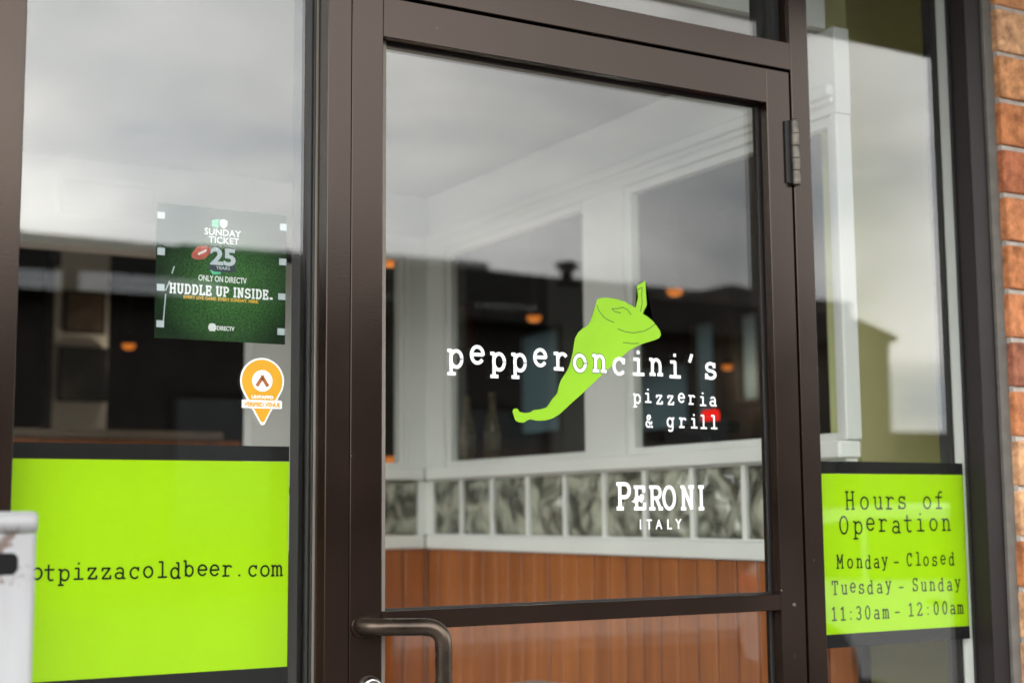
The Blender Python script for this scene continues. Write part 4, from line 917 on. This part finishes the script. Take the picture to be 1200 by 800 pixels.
bm = new(); box(bm, -2.9, 9, -6, 0, -.2, 8.6); obj('wall', bm, 'facade', gb)
bm = new(); a = [(-3.4, 8.601), (-3.4, 9.05), (-1.5, 9.85), (9.4, 10.0), (9.4, 8.601)]; prism(bm, a, -6.4, .4); obj('roof', bm, 'greyroof', gb)
tw = thing('corner_tower', 'dark sloping topped tower at the end of the long dark building', 'building', (25.45, -24, 0))
bm = new(); prism(bm, [(-.85, -.2), (-.85, 5.72), (.25, 5.40), (.25, -.2)], -2, 0.2); obj('wall', bm, 'facade', tw)
bm = new(); prism(bm, [(-.95, 5.76), (-.95, 5.90), (.4, 5.52), (.4, 5.37)], -2.2, .35); obj('roof', bm, 'roofdark', tw)

lb = thing('low_building', 'low plain dark building beyond the corner tower at the far right', 'building', (27, -36, 0))
bm = new(); box(bm, 0, 45, -8, 0, -.2, 3.75); obj('wall', bm, 'facade', lb); bm = new(); box(bm, -.3, 45.3, -8.3, .4, 3.751, 4.05); obj('roof', bm, 'roofdark', lb)
bm = new(); [box(bm, x, x+1.6, .002, .05, .6, 2.9) for x in (4,)]; obj('door', bm, 'screen', lb)
# a row of trees beyond, low on the horizon
def leaf_cluster(bm, c, rad, n, rr, size):
    for _ in range(n):
        while True:
            p = Vector((rr.uniform(-1, 1), rr.uniform(-1, 1), rr.uniform(-1, 1)))
            if p.length < 1: break
        p = Vector(c) + Vector((p.x*rad[0], p.y*rad[1], p.z*rad[2])); s = size*rr.uniform(.6, 1.3)
        u = Vector((rr.uniform(-1, 1), rr.uniform(-1, 1), rr.uniform(-1, 1))).normalized(); v = u.orthogonal().normalized()
        bm.faces.new([bm.verts.new(p+q) for q in (u*s, v*s*.6, -u*s, -v*s*.6)])
proto = []
for k in range(2):
    rr = random.Random(40+k); t = bpy.data.objects.new('broadleaf_tree', None); col.objects.link(t)
    bm = new(); tube(bm, [(0, 0, -.2), (.05, 0, 1.2), (-.05, .1, 2.2), (.1, 0, 3.0)], .14, 10)
    for a in range(5):
        an = a*1.26+k; tube(bm, [(0, .05, 1.5+.2*a), (.6*math.cos(an), .6*math.sin(an), 2.2+.2*a), (1.0*math.cos(an), 1.0*math.sin(an), 2.7+.2*a)], .05, 6)
    obj('trunk', bm, 'bark', t)
    bm = new()
    for _ in range(26):
        an = rr.uniform(0, 6.28); d = rr.uniform(.2, 1.3); leaf_cluster(bm, (d*math.cos(an), d*math.sin(an), rr.uniform(1.8, 3.7)), (.55, .55, .42), 70, rr, .10)
    obj('crown', bm, 'leaf', t); proto.append(t)
spots = [(29.5, -26, .80, 'small round tree nearest the corner tower across the car park'), (32.4, -27, .72, 'small tree second from the corner tower across the car park'), (35.5, -28, .85, 'taller bushy tree third from the corner tower'),
         (38.6, -27, .75, 'low tree fourth from the corner tower'), (42.5, -29, .9, 'outermost bushy tree far beyond the corner tower')]
for k, (x, y, s, l) in enumerate(spots):
    t = proto[k] if k < 2 else copy_tree(proto[k % 2])
    t.location = (x, y, -.15); t.scale = (s*1.25, s*1.25, s); t.rotation_euler = (0, 0, k*1.3); tag(t, l, 'tree', 'trees beyond the car park')

# the white hatchback parked nose-in at the kerb, to the right of the photographer
vn = thing('parked_car', 'white hatchback with a red tail light parked nose to the kerb, reflected in the door', 'car', (7.05, -6.55, -.15), rz=R(90))
prof = [(0, .36), (-.05, .50), (-.04, .80), (.02, .99), (.12, 1.06), (.42, 1.36), (.75, 1.46), (1.5, 1.50), (2.2, 1.46), (2.7, 1.34), (3.30, 1.02), (4.0, .90), (4.42, .74), (4.52, .52), (4.48, .34)]
def arch(cx): return [(cx+.37*math.cos(R(a)), .32+.37*math.sin(R(a))) for a in range(0, 181, 15)]
bm = new(); prism(bm, prof + [(4.3, .30)] + arch(3.62) + arch(.85) + [(.28, .32)], -1.74, 0)
body = obj('body', bm, 'carwhite', vn)
bv = body.modifiers.new('bevel', 'BEVEL'); bv.width = .06; bv.segments = 3; bv.limit_method = 'ANGLE'; bv.angle_limit = R(50)
for cx in (.85, 3.62):
    for yy in (-.14, -1.60):
        bm = new(); lathe(bm, [(.20, -.10), (.295, -.105), (.315, -.08), (.315, .08), (.295, .105), (.20, .10)], cx, yy, 32, 'y', .315); wh = obj('wheel', bm, 'tyre', vn)
        bm = new(); lathe(bm, [(.196, -.09), (.196, .085), (.10, .098), (.05, .11)], cx, yy, 24, 'y', .315); obj('rim', bm, 'chrome', wh)
for q in ([(.52, .99), (.66, 1.34), (1.28, 1.41), (1.28, 1.0)], [(1.34, 1.0), (1.34, 1.415), (2.14, 1.39), (2.55, 1.27), (2.86, 1.04)]):
    bm = new(); prism(bm, q, .001, .012); obj('side_window', bm, 'screen', vn)
for a, b in ((-.12, .014), (-1.754, -1.62)):
    bm = new(); box(bm, -.055, .16, a, b, .84, .98, bev=.012, seg=2); obj('tail_light', bm, 'poster_red', vn)
bm = new(); box(bm, -.14, .03, -1.72, -.02, .36, .58, bev=.03, seg=2); obj('rear_bumper', bm, 'tyre', vn)
bm = new(); box(bm, 1.9, 2.06, .0, .03, .86, .89, bev=.01); obj('door_handle', bm, 'blacksteel', vn)
